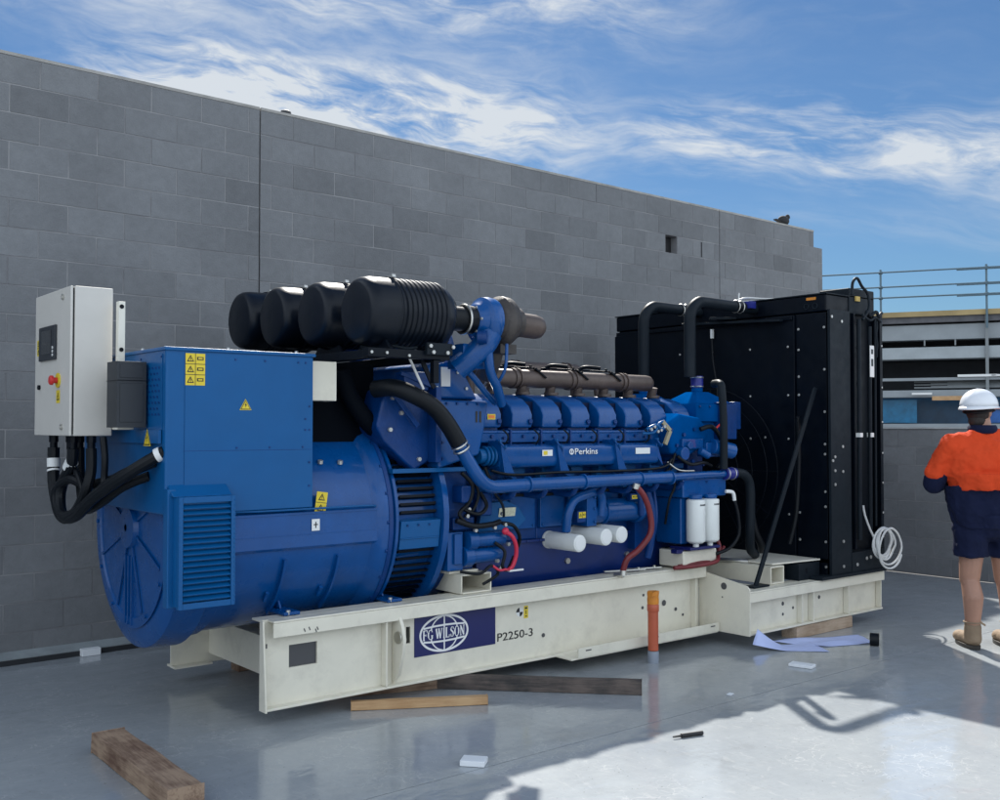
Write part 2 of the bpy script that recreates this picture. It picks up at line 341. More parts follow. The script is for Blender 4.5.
# ------------------------------------------------------------------ setting: floor, walls, building
def floor_material():
    m = bpy.data.materials.new('sealed_concrete'); m.use_nodes = True; N = m.node_tree.nodes; L = m.node_tree.links; b = N['Principled BSDF']
    tc = N.new('ShaderNodeTexCoord')
    def noise(s, d=6, r=.6, sc=(1, 1, 1), dist=0):
        mp = N.new('ShaderNodeMapping'); mp.inputs['Scale'].default_value = sc; L.new(tc.outputs['Object'], mp.inputs[0])
        n = N.new('ShaderNodeTexNoise'); n.inputs['Scale'].default_value = s; n.inputs['Detail'].default_value = d; n.inputs['Roughness'].default_value = r; n.inputs['Distortion'].default_value = dist
        L.new(mp.outputs[0], n.inputs['Vector']); return n.outputs['Fac']
    def rng(v, a, b_, c, d):
        mr = N.new('ShaderNodeMapRange'); L.new(v, mr.inputs[0]); mr.inputs[1].default_value = a; mr.inputs[2].default_value = b_; mr.inputs[3].default_value = c; mr.inputs[4].default_value = d; return mr.outputs[0]
    def mix(f, a, b_, bt='MIX'):
        x = N.new('ShaderNodeMix'); x.data_type = 'RGBA'; x.blend_type = bt
        if isinstance(f, float): x.inputs[0].default_value = f
        else: L.new(f, x.inputs[0])
        for i, v in ((6, a), (7, b_)):
            if isinstance(v, tuple): x.inputs[i].default_value = (*v, 1)
            else: L.new(v, x.inputs[i])
        return x.outputs[2]
    base = mix(rng(noise(.8, 5), .3, .7, 0, 1), (.325, .355, .38), (.405, .43, .44))
    base = mix(rng(noise(9, 7, .7), .35, .7, 0, .5), base, (.285, .31, .335))
    # pale trowel and drying marks
    v = N.new('ShaderNodeTexVoronoi'); v.feature = 'DISTANCE_TO_EDGE'; v.inputs['Scale'].default_value = 9
    n3 = N.new('ShaderNodeTexNoise'); n3.inputs['Scale'].default_value = 6; n3.inputs['Detail'].default_value = 4; L.new(tc.outputs['Object'], n3.inputs['Vector'])
    ad = N.new('ShaderNodeVectorMath'); ad.operation = 'ADD'; L.new(tc.outputs['Object'], ad.inputs[0]); sc = N.new('ShaderNodeVectorMath'); sc.operation = 'SCALE'; sc.inputs[3].default_value = .35; L.new(n3.outputs['Color'], sc.inputs[0]); L.new(sc.outputs[0], ad.inputs[1]); L.new(ad.outputs[0], v.inputs['Vector'])
    line = rng(v.outputs['Distance'], .0, .035, 1, 0)
    gate = rng(noise(2.3, 4), .52, .62, 0, .55)
    mm = N.new('ShaderNodeMath'); mm.operation = 'MULTIPLY'; L.new(line, mm.inputs[0]); L.new(gate, mm.inputs[1])
    base = mix(mm.outputs[0], base, (.56, .57, .57))
    base = mix(rng(noise(28, 3, .5, (1, .35, 1), 1.2), .60, .70, 0, .28), base, (.50, .51, .51))
    base = mix(rng(noise(1.4, 8, .75, (1, 1, 1), .6), .56, .74, 0, .45), base, (.20, .205, .21))
    base = mix(rng(noise(70, 2, .5), .70, .76, 0, .6), base, (.13, .13, .125))
    L.new(base, b.inputs['Base Color'])
    rr = rng(noise(2.2, 6, .65), .35, .68, .04, .19); L.new(rr, b.inputs['Roughness'])
    b.inputs['Specular IOR Level'].default_value = .8
    bp = N.new('ShaderNodeBump'); bp.inputs['Strength'].default_value = .35; bp.inputs['Distance'].default_value = .012
    L.new(noise(3.2, 4, .5, (1, 2.2, 1), .4), bp.inputs['Height'])
    bp2 = N.new('ShaderNodeBump'); bp2.inputs['Strength'].default_value = .12; bp2.inputs['Distance'].default_value = .003
    L.new(noise(40, 6), bp2.inputs['Height']); L.new(bp.outputs[0], bp2.inputs['Normal']); L.new(bp2.outputs[0], b.inputs['Normal'])
    return m
FM = floor_material()
g = MB(); g.box(-300, 300, -300, 400, -.30, -.06)
tag(g.build('ground', mat('rough_ground', (.16, .155, .15), .9, var=.2, vscale=.3)), kind='structure')
# slab panels with a sawn joint at y = 3.83
fl = MB(); fl.add([(-30, 3.834, -.05), (10.68, 3.834, -.05), (10.68, 7.66, -.05), (-30, 6.88, -.05), (-30, 3.834, 0), (10.68, 3.834, 0), (10.68, 7.66, 0), (-30, 6.88, 0)], [(0, 3, 2, 1), (4, 5, 6, 7), (0, 1, 5, 4), (1, 2, 6, 5), (2, 3, 7, 6), (3, 0, 4, 7)]); fl.box(-30, 40, -30, 3.828, -.05, 0); fl.box(10.68, 40, 3.834, 5.0, -.05, 0)
fl.box(-30, 40, 3.80, 3.86, -.052, -.006)
tag(fl.build('floor', FM), kind='structure')
jl = MB(); jl.box(-30, 10.7, 3.8285, 3.8335, -.006, -.0015)
tag(jl.build('floor_joint', mat('joint_filler', (.12, .13, .145), .7)), kind='structure')
# dark edge strip between slab and wall
st = MB(); st.prism([(-30, 6.94), (10.68, 7.72), (10.68, 7.78), (-30, 7.00)], 2, -.05, -.002); 
def W(s, n=0): return Vector((s * .99982 - n * .0192 * -1 * -1, 7.556 + s * .0192 + 0, 0)) + Vector((.0192, -.99982, 0)) * n   # s along the wall, n out from its face

def block_material(name, c):
    m = bpy.data.materials.new(name); m.use_nodes = True; N = m.node_tree.nodes; L = m.node_tree.links; b = N['Principled BSDF']
    at = N.new('ShaderNodeAttribute'); at.attribute_name = 'tone'
    tc = N.new('ShaderNodeTexCoord')
    n = N.new('ShaderNodeTexNoise'); n.inputs['Scale'].default_value = 14; n.inputs['Detail'].default_value = 9; n.inputs['Roughness'].default_value = .72; L.new(tc.outputs['Object'], n.inputs['Vector'])
    n2 = N.new('ShaderNodeTexNoise'); n2.inputs['Scale'].default_value = .9; n2.inputs['Detail'].default_value = 5; L.new(tc.outputs['Object'], n2.inputs['Vector'])
    def rng(v, lo, hi):
        mr = N.new('ShaderNodeMapRange'); L.new(v, mr.inputs[0]); mr.inputs[1].default_value = .3; mr.inputs[2].default_value = .7; mr.inputs[3].default_value = lo; mr.inputs[4].default_value = hi; return mr.outputs[0]
    def mul(a, b_):
        x = N.new('ShaderNodeMix'); x.data_type = 'RGBA'; x.blend_type = 'MULTIPLY'; x.inputs[0].default_value = 1
        for i, v in ((6, a), (7, b_)):
            if isinstance(v, tuple): x.inputs[i].default_value = (*v, 1)
            else: L.new(v, x.inputs[i])
        return x.outputs[2]
    L.new(mul(mul(mul(c, at.outputs['Color']), rng(n.outputs[0], .90, 1.10)), rng(n2.outputs[0], .88, 1.12)), b.inputs['Base Color'])
    b.inputs['Roughness'].default_value = .92; b.inputs['Specular IOR Level'].default_value = .25
    bp = N.new('ShaderNodeBump'); bp.inputs['Strength'].default_value = .5; bp.inputs['Distance'].default_value = .004
    n3 = N.new('ShaderNodeTexNoise'); n3.inputs['Scale'].default_value = 90; n3.inputs['Detail'].default_value = 4; L.new(tc.outputs['Object'], n3.inputs['Vector'])
    L.new(n3.outputs[0], bp.inputs['Height']); L.new(bp.outputs[0], b.inputs['Normal'])
    return m
BM = block_material('concrete_block', (.184, .190, .199))
def mortar_material():
    m = bpy.data.materials.new('mortar'); m.use_nodes = True; N = m.node_tree.nodes; L = m.node_tree.links; b = N['Principled BSDF']
    tc = N.new('ShaderNodeTexCoord'); n = N.new('ShaderNodeTexNoise'); n.inputs['Scale'].default_value = 2.2; n.inputs['Detail'].default_value = 6; L.new(tc.outputs['Object'], n.inputs['Vector'])
    mr = N.new('ShaderNodeMapRange'); L.new(n.outputs[0], mr.inputs[0]); mr.inputs[1].default_value = .38; mr.inputs[2].default_value = .62
    x = N.new('ShaderNodeMix'); x.data_type = 'RGBA'; L.new(mr.outputs[0], x.inputs[0]); x.inputs[6].default_value = (.20, .20, .21, 1); x.inputs[7].default_value = (.31, .31, .315, 1)
    L.new(x.outputs[2], b.inputs['Base Color']); b.inputs['Roughness'].default_value = .95
    return m
MM = mortar_material()
def block_wall(name, P, s0, s1, courses, ztop, thick, ctrl, holes, skip, label, cat, phase=.1, extra=None):
    """P(s, n) -> point on the wall's face line. Blocks stand 3 mm proud of the mortar."""
    mb = MB(); tones = []; e = P(1, 0) - P(0, 0); e.normalize(); nn = (P(0, 1) - P(0, 0)).normalized(); h = .2; mo = .005
    def blk(a, b, z0, z1, n0, n1, mi, tone):
        k = len(mb.f); A = P(a, n1); B = P(b, n1); C = P(b, n0); D = P(a, n0)
        z = Vector((0, 0, 1)); vs = [A + z * z0, B + z * z0, C + z * z0, D + z * z0, A + z * z1, B + z * z1, C + z * z1, D + z * z1]
        if nn.cross(e).z < 0: fs = [(0, 1, 2, 3), (7, 6, 5, 4), (4, 5, 1, 0), (5, 6, 2, 1), (6, 7, 3, 2), (7, 4, 0, 3)]
        else: fs = [(0, 3, 2, 1), (4, 5, 6, 7), (0, 1, 5, 4), (1, 2, 6, 5), (2, 3, 7, 6), (3, 0, 4, 7)]
        mb.add(vs, fs, mi); tones.extend([tone] * (len(mb.f) - k))
    rnd = random.Random(5 + len(name))
    for c in range(courses):
        z1 = ztop - c * h; z0 = z1 - h; row_end = s1 - (extra[c] if extra and c in extra else 0)
        s = s0 - .4 * 2 + phase + (.2 if c % 2 else 0)
        while s < row_end:
            a, b = max(s, s0), min(s + .4, row_end); s += .4
            if b - a < .02: continue
            cuts = [a] + [x for x in ctrl if a < x < b] + [b]
            for a_, b_ in zip(cuts[:-1], cuts[1:]):
                if any(c == hc and a_ < hx1 and b_ > hx0 for hc, hx0, hx1 in holes):
                    hx0, hx1 = [(q[1], q[2]) for q in holes if q[0] == c][0]
                    for u, w_ in ((a_, hx0), (hx1, b_)):
                        if w_ - u > .03: blk(u + mo, w_ - mo, z0 + mo, z1 - mo, -.02, .003, 0, 1.08)
                    continue
                ga = .007 if a_ in ctrl else mo; gb = .007 if b_ in ctrl else mo
                t = rnd.gauss(1, .055); off = rnd.gauss(0, .0007)
                blk(a_ + ga, b_ - gb, z0 + mo, z1 - mo, -.02, .003 + off, 0, max(.8, min(1.2, t)))
        # mortar core, with gaps at the control joints and the opening
        cuts = sorted([s0, row_end] + [x for x in ctrl if x < row_end])
        for a, b in zip(cuts[:-1], cuts[1:]):
            segs = [(a + (.006 if a in ctrl else 0), b - (.006 if b in ctrl else 0))]
            for hc, h0, h1 in holes:
                if hc == c: segs = [q for (u, w_) in segs for q in (((u, h0), (h1, w_)) if u < h0 and w_ > h1 else ((u, w_),))]
            for u, w_ in segs: blk(u, w_, z0, z1, -thick, 0, 1, 1)
    o = mb.build(name, [BM, MM])
    ca = o.data.color_attributes.new('tone', 'FLOAT_COLOR', 'CORNER')
    for p in o.data.polygons:
        for li in p.loop_indices: t = tones[p.index]; ca.data[li].color = (t, t, t, 1)
    tag(o, label, cat)
    return o, mb
wall, _ = block_wall('block_wall', W, -14.3, 11.9, 21, 4.20, .19, [3.70, 9.70], [(2, 8.72, 8.92)], None,
                     'tall grey concrete block wall rising behind the blue generator', 'wall', .3, {0: .2})
cop = MB()
for a, b in ((-14.3, 3.693), (3.707, 9.694), (9.706, 11.7)):
    A, B, C, D = W(a, .006), W(b, .006), W(b, -.196), W(a, -.196); z = Vector((0, 0, 1))
    vs = [p + z * 4.20 for p in (A, B, C, D)] + [p + z * 4.222 for p in (A, B, C, D)]
    cop.add(vs, [(0, 3, 2, 1), (4, 5, 6, 7), (0, 1, 5, 4), (1, 2, 6, 5), (2, 3, 7, 6), (3, 0, 4, 7)])
cop.build('coping', mat('coping_mortar', (.34, .33, .31), .9, var=.2), wall)
dk = MB()
for s_ in (3.70, 9.70):
    c = W(s_, -.06); dk.obox((c.x, c.y, 2.1), Vector((1, .0192, 0)) * .006, Vector((-.0192, 1, 0)) * .01, (0, 0, 2.1))
c = W(9.36, -.004); dk.obox((c.x, c.y, 3.70), Vector((1, .0192, 0)) * .012, Vector((-.0192, 1, 0)) * .008, (0, 0, .088))
c = W(8.82, -.10); dk.obox((c.x, c.y, 3.70), Vector((1, .0192, 0)) * .099, Vector((-.0192, 1, 0)) * .01, (0, 0, .099))  # dark panel added inside the opening as its painted shade
dk.build('sealant_and_opening_shade', mat('sealant_shade_black', (.012, .012, .014), .7), wall)
kb = MB()
for a, b in ((-14.3, 10.68),):
    A, B, C, D = W(a, .10), W(b, .10), W(b, .004), W(a, .004); z = Vector((0, 0, 1))
    vs = [p + z * -.05 for p in (A, B, C, D)] + [p + z * q for p, q in ((A, .042), (B, .042), (C, .075), (D, .075))]
    kb.add(vs, [(0, 3, 2, 1), (4, 5, 6, 7), (0, 1, 5, 4), (1, 2, 6, 5), (2, 3, 7, 6), (3, 0, 4, 7)])
kb.build('mortar_fillet', mat('fillet_mortar', (.26, .29, .30), .9, var=.25, vscale=4, bump=.5, bscale=20), wall)
es = MB()
A, B, C, D = W(-14.3, .108), W(10.68, .108), W(10.68, .1005), W(-14.3, .1005); z = Vector((0, 0, 1))
es.add([p + z * -.05 for p in (A, B, C, D)] + [p + z * .036 for p in (A, B, C, D)], [(0, 3, 2, 1), (4, 5, 6, 7), (0, 1, 5, 4), (1, 2, 6, 5), (2, 3, 7, 6), (3, 0, 4, 7)])
tag(es.build('edge_gap', mat('dark_edge_gap', (.02, .022, .026), .8)), kind='structure')
f2 = MB(); A, B, C, D = Vector((-14.3, 7.5, 0)), Vector((10.68, 7.5, 0)), W(10.68, .095), W(-14.3, .095)
# slab edge strip that follows the wall
f2.add([Vector((-14.3, 7.19, -.05)), Vector((10.68, 7.5, -.05)), C + z * -.05, D + z * -.05, Vector((-14.3, 7.19, 0)), Vector((10.68, 7.5, 0)), C, D],
       [(0, 3, 2, 1), (4, 5, 6, 7), (0, 1, 5, 4), (1, 2, 6, 5), (2, 3, 7, 6), (3, 0, 4, 7)])

def LW(s, n=0): return Vector((10.72 + .02 * s * 0 - n, 7.9 - s, 0))
lw, _ = block_wall('low_block_wall', LW, .14, 12.0, 8, 1.60, .19, [], [], None,
                   'low grey concrete block wall behind the person in the orange shirt', 'wall', .1)
lc = MB(); lc.box(10.705, 10.925, -4.1, 7.76, 1.60, 1.618); lc.build('coping', mat('low_coping', (.42, .43, .43), .85, var=.15), lw)
for nm, s_, r_, lb in (('pigeon', 11.15, .05, 'small dark bird perched on the far end of the wall top'),):
    p = W(s_, -.09); b = MB(); b.ell((p.x, p.y, 4.29), (.10, .06, .065)); b.ell((p.x + .09, p.y, 4.35), (.035, .03, .035)); b.cyl((p.x + .11, p.y, 4.35), (p.x + .15, p.y, 4.345), .01, 8, 0, .002)
    b.obox((p.x - .12, p.y, 4.275), (.06, 0, -.012), (0, .025, 0), (0, 0, .006)); b.cyl((p.x, p.y - .015, 4.22), (p.x, p.y - .015, 4.25), .006, 6); b.cyl((p.x, p.y + .015, 4.22), (p.x, p.y + .015, 4.25), .006, 6)
    tag(b.build(nm, 'bird'), lb, 'bird')
p = W(3.95, -.03); b = MB(); b.ell((p.x, p.y, 4.238), (.05, .03, .022), 8, 6); tag(b.build('mortar_lump', 'scuff'), 'small dark lump of mortar on the left part of the wall top', 'debris')

# neighbouring building with beams and edge rail
P0 = Vector((20.3, 11.9, 0)); D = Vector((.482, -.876, 0)).normalized(); NB = Vector((.876, .482, 0)).normalized()
def bbox(mb, s0, s1, n0, n1, z0, z1, mi=0):
    c = P0 + D * (s0 + s1) / 2 + NB * (n0 + n1) / 2; mb.obox((c.x, c.y, (z0 + z1) / 2), D * (s1 - s0) / 2, NB * (n1 - n0) / 2, (0, 0, (z1 - z0) / 2), mi)
bd = thing('site_building', (P0.x, P0.y, 0), 'unfinished neighbouring building with grey beams and blue sheeting beyond the low wall', 'building')
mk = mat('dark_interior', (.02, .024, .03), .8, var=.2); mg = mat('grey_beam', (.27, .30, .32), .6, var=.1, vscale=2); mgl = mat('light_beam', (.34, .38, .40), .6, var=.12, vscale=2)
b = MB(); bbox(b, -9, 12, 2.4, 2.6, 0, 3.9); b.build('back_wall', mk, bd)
b = MB(); bbox(b, -9, 12, 0.06, 7, 3.86, 4.04); b.build('roof_deck', mat('deck_concrete', (.10, .10, .11), .8, var=.2), bd)
b = MB(); bbox(b, -9, 12, 0, .05, 3.99, 4.10); b.build('timber_edge', mat('formwork_timber', (.36, .27, .13), .8, var=.25, vscale=1.5), bd)
b = MB(); bbox(b, -9, 12, .15, .55, 3.50, 3.82); b.build('beam', mg, bd)
b = MB(); bbox(b, -9, 12, .1, .5, 3.08, 3.34); b.build('beam', mgl, bd, bevel=.02)
b = MB(); bbox(b, -9, 12, .1, .4, 2.26, 2.42); b.build('beam', mg, bd, bevel=.02)
b = MB(); bbox(b, -9, 12, .05, .5, 1.60, 1.70); b.build('ledge', mg, bd)
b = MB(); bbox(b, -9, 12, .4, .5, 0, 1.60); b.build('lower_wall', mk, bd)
b = MB(); bbox(b, -9, 12, .9, .95, 1.6, 2.3)
mt = mat('blue_sheeting', (.005, .075, .17), .35, var=.7, vscale=.8); b.build('sheeting', mt, bd)
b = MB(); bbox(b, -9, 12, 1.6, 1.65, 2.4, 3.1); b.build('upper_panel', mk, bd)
mp_ = mat('steel_post', (.2, .22, .23), .5)
for s_ in (-3.8, .05, 2.12, 5.9, 9.7):
    b = MB(); bbox(b, s_ - .03, s_ + .03, .02, .08, 1.6, 3.98); b.build('post', mp_, bd) if s_ not in (.05,) else None
for s0_, s1_, z_, h_, m_ in ((1.55, 2.3, 2.71, .05, 'stick'), (2.2, 3.2, 2.71, .04, 'stick'), (.65, 1.05, 2.34, .045, 'stick'), (2.5, 3.2, 2.60, .035, 'stick'), (1.05, 2.2, 2.24, .09, 'wood_light'), (2.55, 3.2, 2.36, .06, 'stick')):
    b = MB(); bbox(b, s0_, s1_, .0, .04, z_ - h_ / 2, z_ + h_ / 2); b.build('loose_board', m_, bd)
b = MB(); bbox(b, -2, .75, .3, .36, 1.72, 2.22); b.build('sheeting', mat('teal_sheeting', (.006, .12, .24), .35, var=.3), bd)
b = MB(); bbox(b, 1.95, 4.5, .3, .36, 1.72, 1.98); b.build('sheeting', mat('bright_blue_sheeting', (.01, .10, .35), .35, var=.3), bd)
for k in range(7):
    b = MB(); s0_ = .7 + .33 * (k % 3); zz = 2.47 + .022 * k; p = P0 + D * s0_ + NB * (.15 + .03 * k); q = P0 + D * (s0_ + 2.6) + NB * (.15 + .03 * k); b.cyl((p.x, p.y, zz), (q.x, q.y, zz), .016, 8); b.build('stacked_tube', mp_, bd)
b = MB(); bbox(b, -9, 12, .05, .30, 2.62, 2.68); b.build('shelf_beam', mg, bd)
for s_ in (-.6, .9, 1.5, 3.1): b = MB(); bbox(b, s_, s_ + .03, .02, .06, 3.36, 3.48); b.build('hanger', mp_, bd)
gr = thing('guardrail', (P0.x, P0.y, 4.10), 'galvanised tube guardrail along the roof edge of the building', 'guardrail')
for s_ in [-6.15, -4.08, -2.02, .05, 2.12, 4.19, 6.26, 8.33]:
    b = MB(); c = P0 + D * s_ - NB * .05; b.cyl((c.x, c.y, 3.7 if s_ > 0 else 4.0), (c.x, c.y, 5.03), .022, 10)
    for z_ in (4.96, 4.64, 4.41): b.cyl((c.x - .04 * D.x, c.y - .04 * D.y, z_), (c.x + .04 * D.x, c.y + .04 * D.y, z_), .032, 10)
    b.build('post', 'rail', gr)
for z_ in (4.96, 4.64, 4.41):
    for a_, b__, dz in ((-8, 2.5, 0), (1.55, 9.5, -.025)):
        b = MB(); p = P0 + D * a_ - NB * .09; q = P0 + D * b__ - NB * .09; b.cyl((p.x, p.y, z_ + dz), (q.x, q.y, z_ + dz), .017, 10); b.build('rail', 'rail', gr)

# ------------------------------------------------------------------ the generator set
G = thing('generator_set', (5.0, 5.73, 0), 'large blue diesel generator set on a cream skid frame with black radiator', 'generator')
CY = 5.73
# --- skid frame
WEBS = []
def channel(x0, x1, yw, out, z0, z1, lip, holes, mb):
    """yw: outer face of the web; out: -1 flanges point to -y, +1 to +y"""
    t = .012
    wb = MB(); plate(wb, x0, x1, z0, z1, holes, lambda a, b, c, d: wb.box(a, b, yw, yw - out * t, c, d)); WEBS.append(wb)
    mb.box(x0 + .035, x1, yw + out * .001, yw + out * .075, z1 - .012, z1)
    mb.box(x0 + .035, x1, yw + out * .063, yw + out * .075, z1 - lip, z1 - .0125)
    mb.box(x0, x1, yw + out * .001, yw + out * .055, z0, z0 + .014)
mb = MB()
channel(2.50, 6.118, 5.10, -1, .09, .572, .090, [(2.665, 2.839, .295, .418), (3.437, 3.468, .323, .422)], mb)
mb.box(2.50, 6.118, 5.101, 5.22, .558, .570)
mb.prism([(5.02, .09), (5.10, .09), (5.10, .572), (5.06, .572)], 0, 2.488, 2.4995)
fr = mb.build('base_beam', 'cream', G, bevel=.004); WEBS[-1].build('web', 'cream', fr)
for x_ in (3.262, 6.02): b = MB(); b.box(x_, x_ + .012, 5.046, 5.0995, .106, .48); b.build('stiffener', 'cream', fr, bevel=.002)
# lifting lug
b = MB(); b.prism([(3.345, .106), (3.352, .106)], 2, 0, 0) if 0 else None
b.add([], []); lug = [(5.098, .10), (5.036, .16), (4.985, .30), (4.975, .38), (5.0, .46), (5.045, .535), (5.098, .56)]
b.prism(lug, 0, 3.335, 3.357); b.build('lifting_lug', 'cream', fr, bevel=.003)
b = MB(); b.cyl((3.333, 5.025, .385), (3.325, 5.025, .385), .036, 16); b.build('lug_ring', 'steel', fr)
b = MB(); b.box(2.64, 2.86, 5.1125, 5.12, .28, .43); b.build('hole_shade_plate', 'scuff', fr)  # dark plate added behind the hole in place of shade
# scuffs and bolt holes in the web
b = MB()
for x_, z_, r_ in ((4.53, .235, .014), (2.60, .50, .008), (5.50, .40, .010), (5.62, .315, .014), (5.72, .32, .022), (5.85, .26, .014), (5.93, .21, .010), (5.49, .31, .012)):
    b.lathe([(0, r_), (.002, r_)], (x_, 5.0975, z_), (0, -1, 0), 10)
for x_, z_ in ((2.72, .505), (2.75, .51), (2.79, .495), (2.80, .505)): b.obox((x_, 5.0242, z_), (.0025, 0, .002), (0, .0006, 0), (-.004, 0, .009))
for x_, z_ in ((2.515, .31), (2.53, .43), (2.52, .20)): b.obox((x_, 5.0985, z_), (.004, 0, 0), (0, .001, 0), (0, 0, .012))
b.build('web_holes', 'scuff', fr)
# sheet lip low on the near beam
b = MB(); b.box(4.60, 6.10, 4.90, 5.09, .088, .098); b.prism([(4.655, .0985), (4.655, .162), (6.10, .162), (6.10, .0985)], 1, 4.89, 4.90)
b.build('drip_tray_lip', 'cream', fr, bevel=.002)
b = MB()
for x_ in (4.72, 5.38, 6.0): b.box(x_, x_ + .05, 4.888, 4.8895, .138, .146)
b.build('lip_slots', 'scuff', fr)
mb = MB(); channel(2.50, 6.118, 6.38, 1, .09, .572, .09, [], mb); fr2 = mb.build('base_beam', 'cream', G, bevel=.004); WEBS[-1].build('web', 'cream', fr2)
for x_, z0_, z1_ in ((2.75, .15, .378), (3.9, .15, .54), (5.0, .15, .54)):
    b = MB(); b.box(x_, x_ + .012, 5.113, 6.367, z0_, z1_); b.box(x_ + .013, x_ + .09, 5.113, 6.367, z1_ - .012, z1_); b.build('cross_member', 'cream', G, bevel=.002)
b = MB(); b.prism([(5.113, .378), (5.113, .39), (5.25, .40), (5.35, .44), (5.35, .378)], 0, 2.751, 2.762); b.box(2.5, 2.75, 6.30, 6.366, .09, .102); b.build('end_gusset', 'cream', G)
# radiator bay: wider and lower
for yw, out in ((4.70, -1), (6.80, 1)):
    mb = MB(); x0, x1 = 6.132, 7.945; t = .012
    mb.box(x0, x1, yw, yw - out * t, .09, .415); mb.box(x0, x1, yw + out * .001, yw + out * .072, .403, .415)
    mb.box(x0, x1, yw + out * .060, yw + out * .072, .335, .4025); mb.box(x0, x1, yw + out * .001, yw + out * .055, .09, .104)
    mb.box(x0, x1, yw - out * t, yw - out * .10, .403, .4149)
    bb = mb.build('bay_beam', 'cream', G, bevel=.003)
    for xx in (6.80, 6.95, 7.44, 7.925): b = MB(); b.box(xx, xx + .012, yw + out * .0015, yw + out * .05, .105, .402); b.build('stiffener', 'cream', bb, bevel=.002)
    if out < 0:
        b = MB()
        for x_, z_, r_ in ((6.62, .27, .016), (6.62, .19, .012), (6.75, .225, .012), (7.10, .27, .016)): b.lathe([(0, r_), (.002, r_ * .9)], (x_, yw - .001, z_), (0, -1, 0), 10)
        b.build('web_holes', 'scuff', bb)
gp = [(5.098, .09), (4.63, .092), (4.625, .40)] + [(4.625 + .05 - .05 * math.cos(rad(a)), .41 + .05 * math.sin(rad(a))) for a in (0, 30, 60, 90)] + [(5.098, .53)]
b = MB(); b.prism(gp, 0, 6.119, 6.131); gpo = b.build('gusset_plate', 'cream', G, bevel=.002)
b = MB(); b.cyl((6.1185, 4.861, .433), (6.116, 4.861, .433), .026, 16); b.cyl((6.1185, 4.875, .35), (6.1165, 4.875, .35), .006, 8); b.build('plate_hole', 'scuff', gpo)
b = MB(); b.prism([(6.362, .09), (6.83, .092), (6.83, .46), (6.362, .53)], 0, 6.119, 6.131); b.build('gusset_plate', 'cream', G, bevel=.002)
def sqtube(x0, x1, z0, z1, y0, y1, t=.011):
    b = MB(); b.box(x0, x0 + t, y0, y1, z0, z1); b.box(x1 - t, x1, y0, y1, z0, z1); b.box(x0 + t, x1 - t, y0, y1, z0, z0 + t); b.box(x0 + t, x1 - t, y0, y1, z1 - t, z1); return b
sqtube(6.53, 6.70, .416, .55, 4.74, 6.76).build('cross_tube', 'cream', G, bevel=.004)
sqtube(3.842, 4.085, .573, .695, 5.09, 6.37).build('mount_tube', 'cream', G, bevel=.006)
b = MB(); b.box(3.80, 4.03, 5.16, 5.5, .696, .712); b.build('mount_pad', 'cream', G, bevel=.003)
b = MB(); b.box(3.80, 4.00, 5.18, 5.42, .713, .78); b.box(3.88, 3.90, 5.15, 5.18, .713, .80); b.bolts([(3.86, 5.179, .755), (3.95, 5.179, .755)], (0, -1, 0), .014, .012)
b.build('engine_mount', ['blued', 'zinc'], G, bevel=.004)
b = MB(); b.box(6.13, 6.5, 4.80, 6.7, .39, .402); b.build('bay_floor', 'cream', G)
b = MB(); b.box(6.132, 6.144, 5.10, 6.36, .42, .545); b.build('step_plate', 'cream', G)
b = MB(); b.prism([(6.60, 4.78), (7.15, 4.72), (7.15, 5.6), (6.60, 5.6)], 2, .556, .568); b.build('bay_cover', 'creamin', G)

# --- alternator
def prof_ring(): pass
b = MB()
b.lathe([(0, .60), (.03, .665), (.20, .672), (.22, .63), (.30, .63)], (2.02, CY, 1.055), (1, 0, 0), 56)
end = b.build('end_housing', 'blue', G, bevel=.004)
b = MB()
b.lathe([(0, .02), (0, .55), (-.012, .555), (-.014, .50), (-.004, .49), (-.004, .12), (-.03, .11), (-.035, .02)], (2.019, CY, 1.055), (1, 0, 0), 48, caps=False)
for k in range(8):
    a = rad(22.5 + 45 * k); d = Vector((0, math.cos(a), math.sin(a))); c = Vector((2.008, CY, 1.055)) + d * .30
    b.obox(c, (.004, 0, 0), d * .19, Vector((0, -d.z, d.y)) * .007)
for y_ in (-.05, .0, .05): b.box(2.0, 2.018, CY + y_ - .008, CY + y_ + .008, .52, .90)
b.bolts([(2.006, CY + .525 * math.cos(rad(a)), 1.055 + .525 * math.sin(rad(a))) for a in range(0, 360, 30)], (-1, 0, 0), .012, .01, 0)
b.build('end_cover', 'blue', end)
b = MB(); rings = [(0, .618), (.03, .612), (.92, .612), (.95, .64), (1.0, .655), (1.035, .655), (1.05, .60)]
b.lathe(rings, (2.29, CY, 1.055), (1, 0, 0), 64); b.build('stator_housing', 'blue', G, bevel=.003)
# flat machined side strip and vertical ribs
b = MB(); b.prism([(5.102, .95), (5.118, .935), (5.2, .935), (5.2, 1.15), (5.118, 1.15), (5.102, 1.135)], 0, 2.30, 3.24)
b.box(2.30, 3.24, 5.098, 5.104, 1.128, 1.142); b.box(2.34, 3.22, 5.10, 5.103, 1.015, 1.02); b.build('side_band', 'blue', G, bevel=.005)
for x_ in (2.654, 2.99, 3.30):
    b = MB()
    P = [(CY - (.617 + q) * math.cos(rad(a)), 1.055 + (.617 + q) * math.sin(rad(a))) for q, A_ in ((.02, range(-52, -14, 4)), (-.03, range(-16, -56, -4))) for a in A_]
    b.prism(P, 0, x_ - .008, x_ + .008); b.build('rib', 'blue', G, bevel=.002)
    if x_ < 3.2: b = MB(); a = rad(-38); b.obox((x_ - .06, CY - .622 * math.cos(a), 1.055 + .622 * math.sin(a)), (.01, 0, 0), (0, .006, .006), (0, -.02, .025)); b.build('lug_tab', 'blue', G)
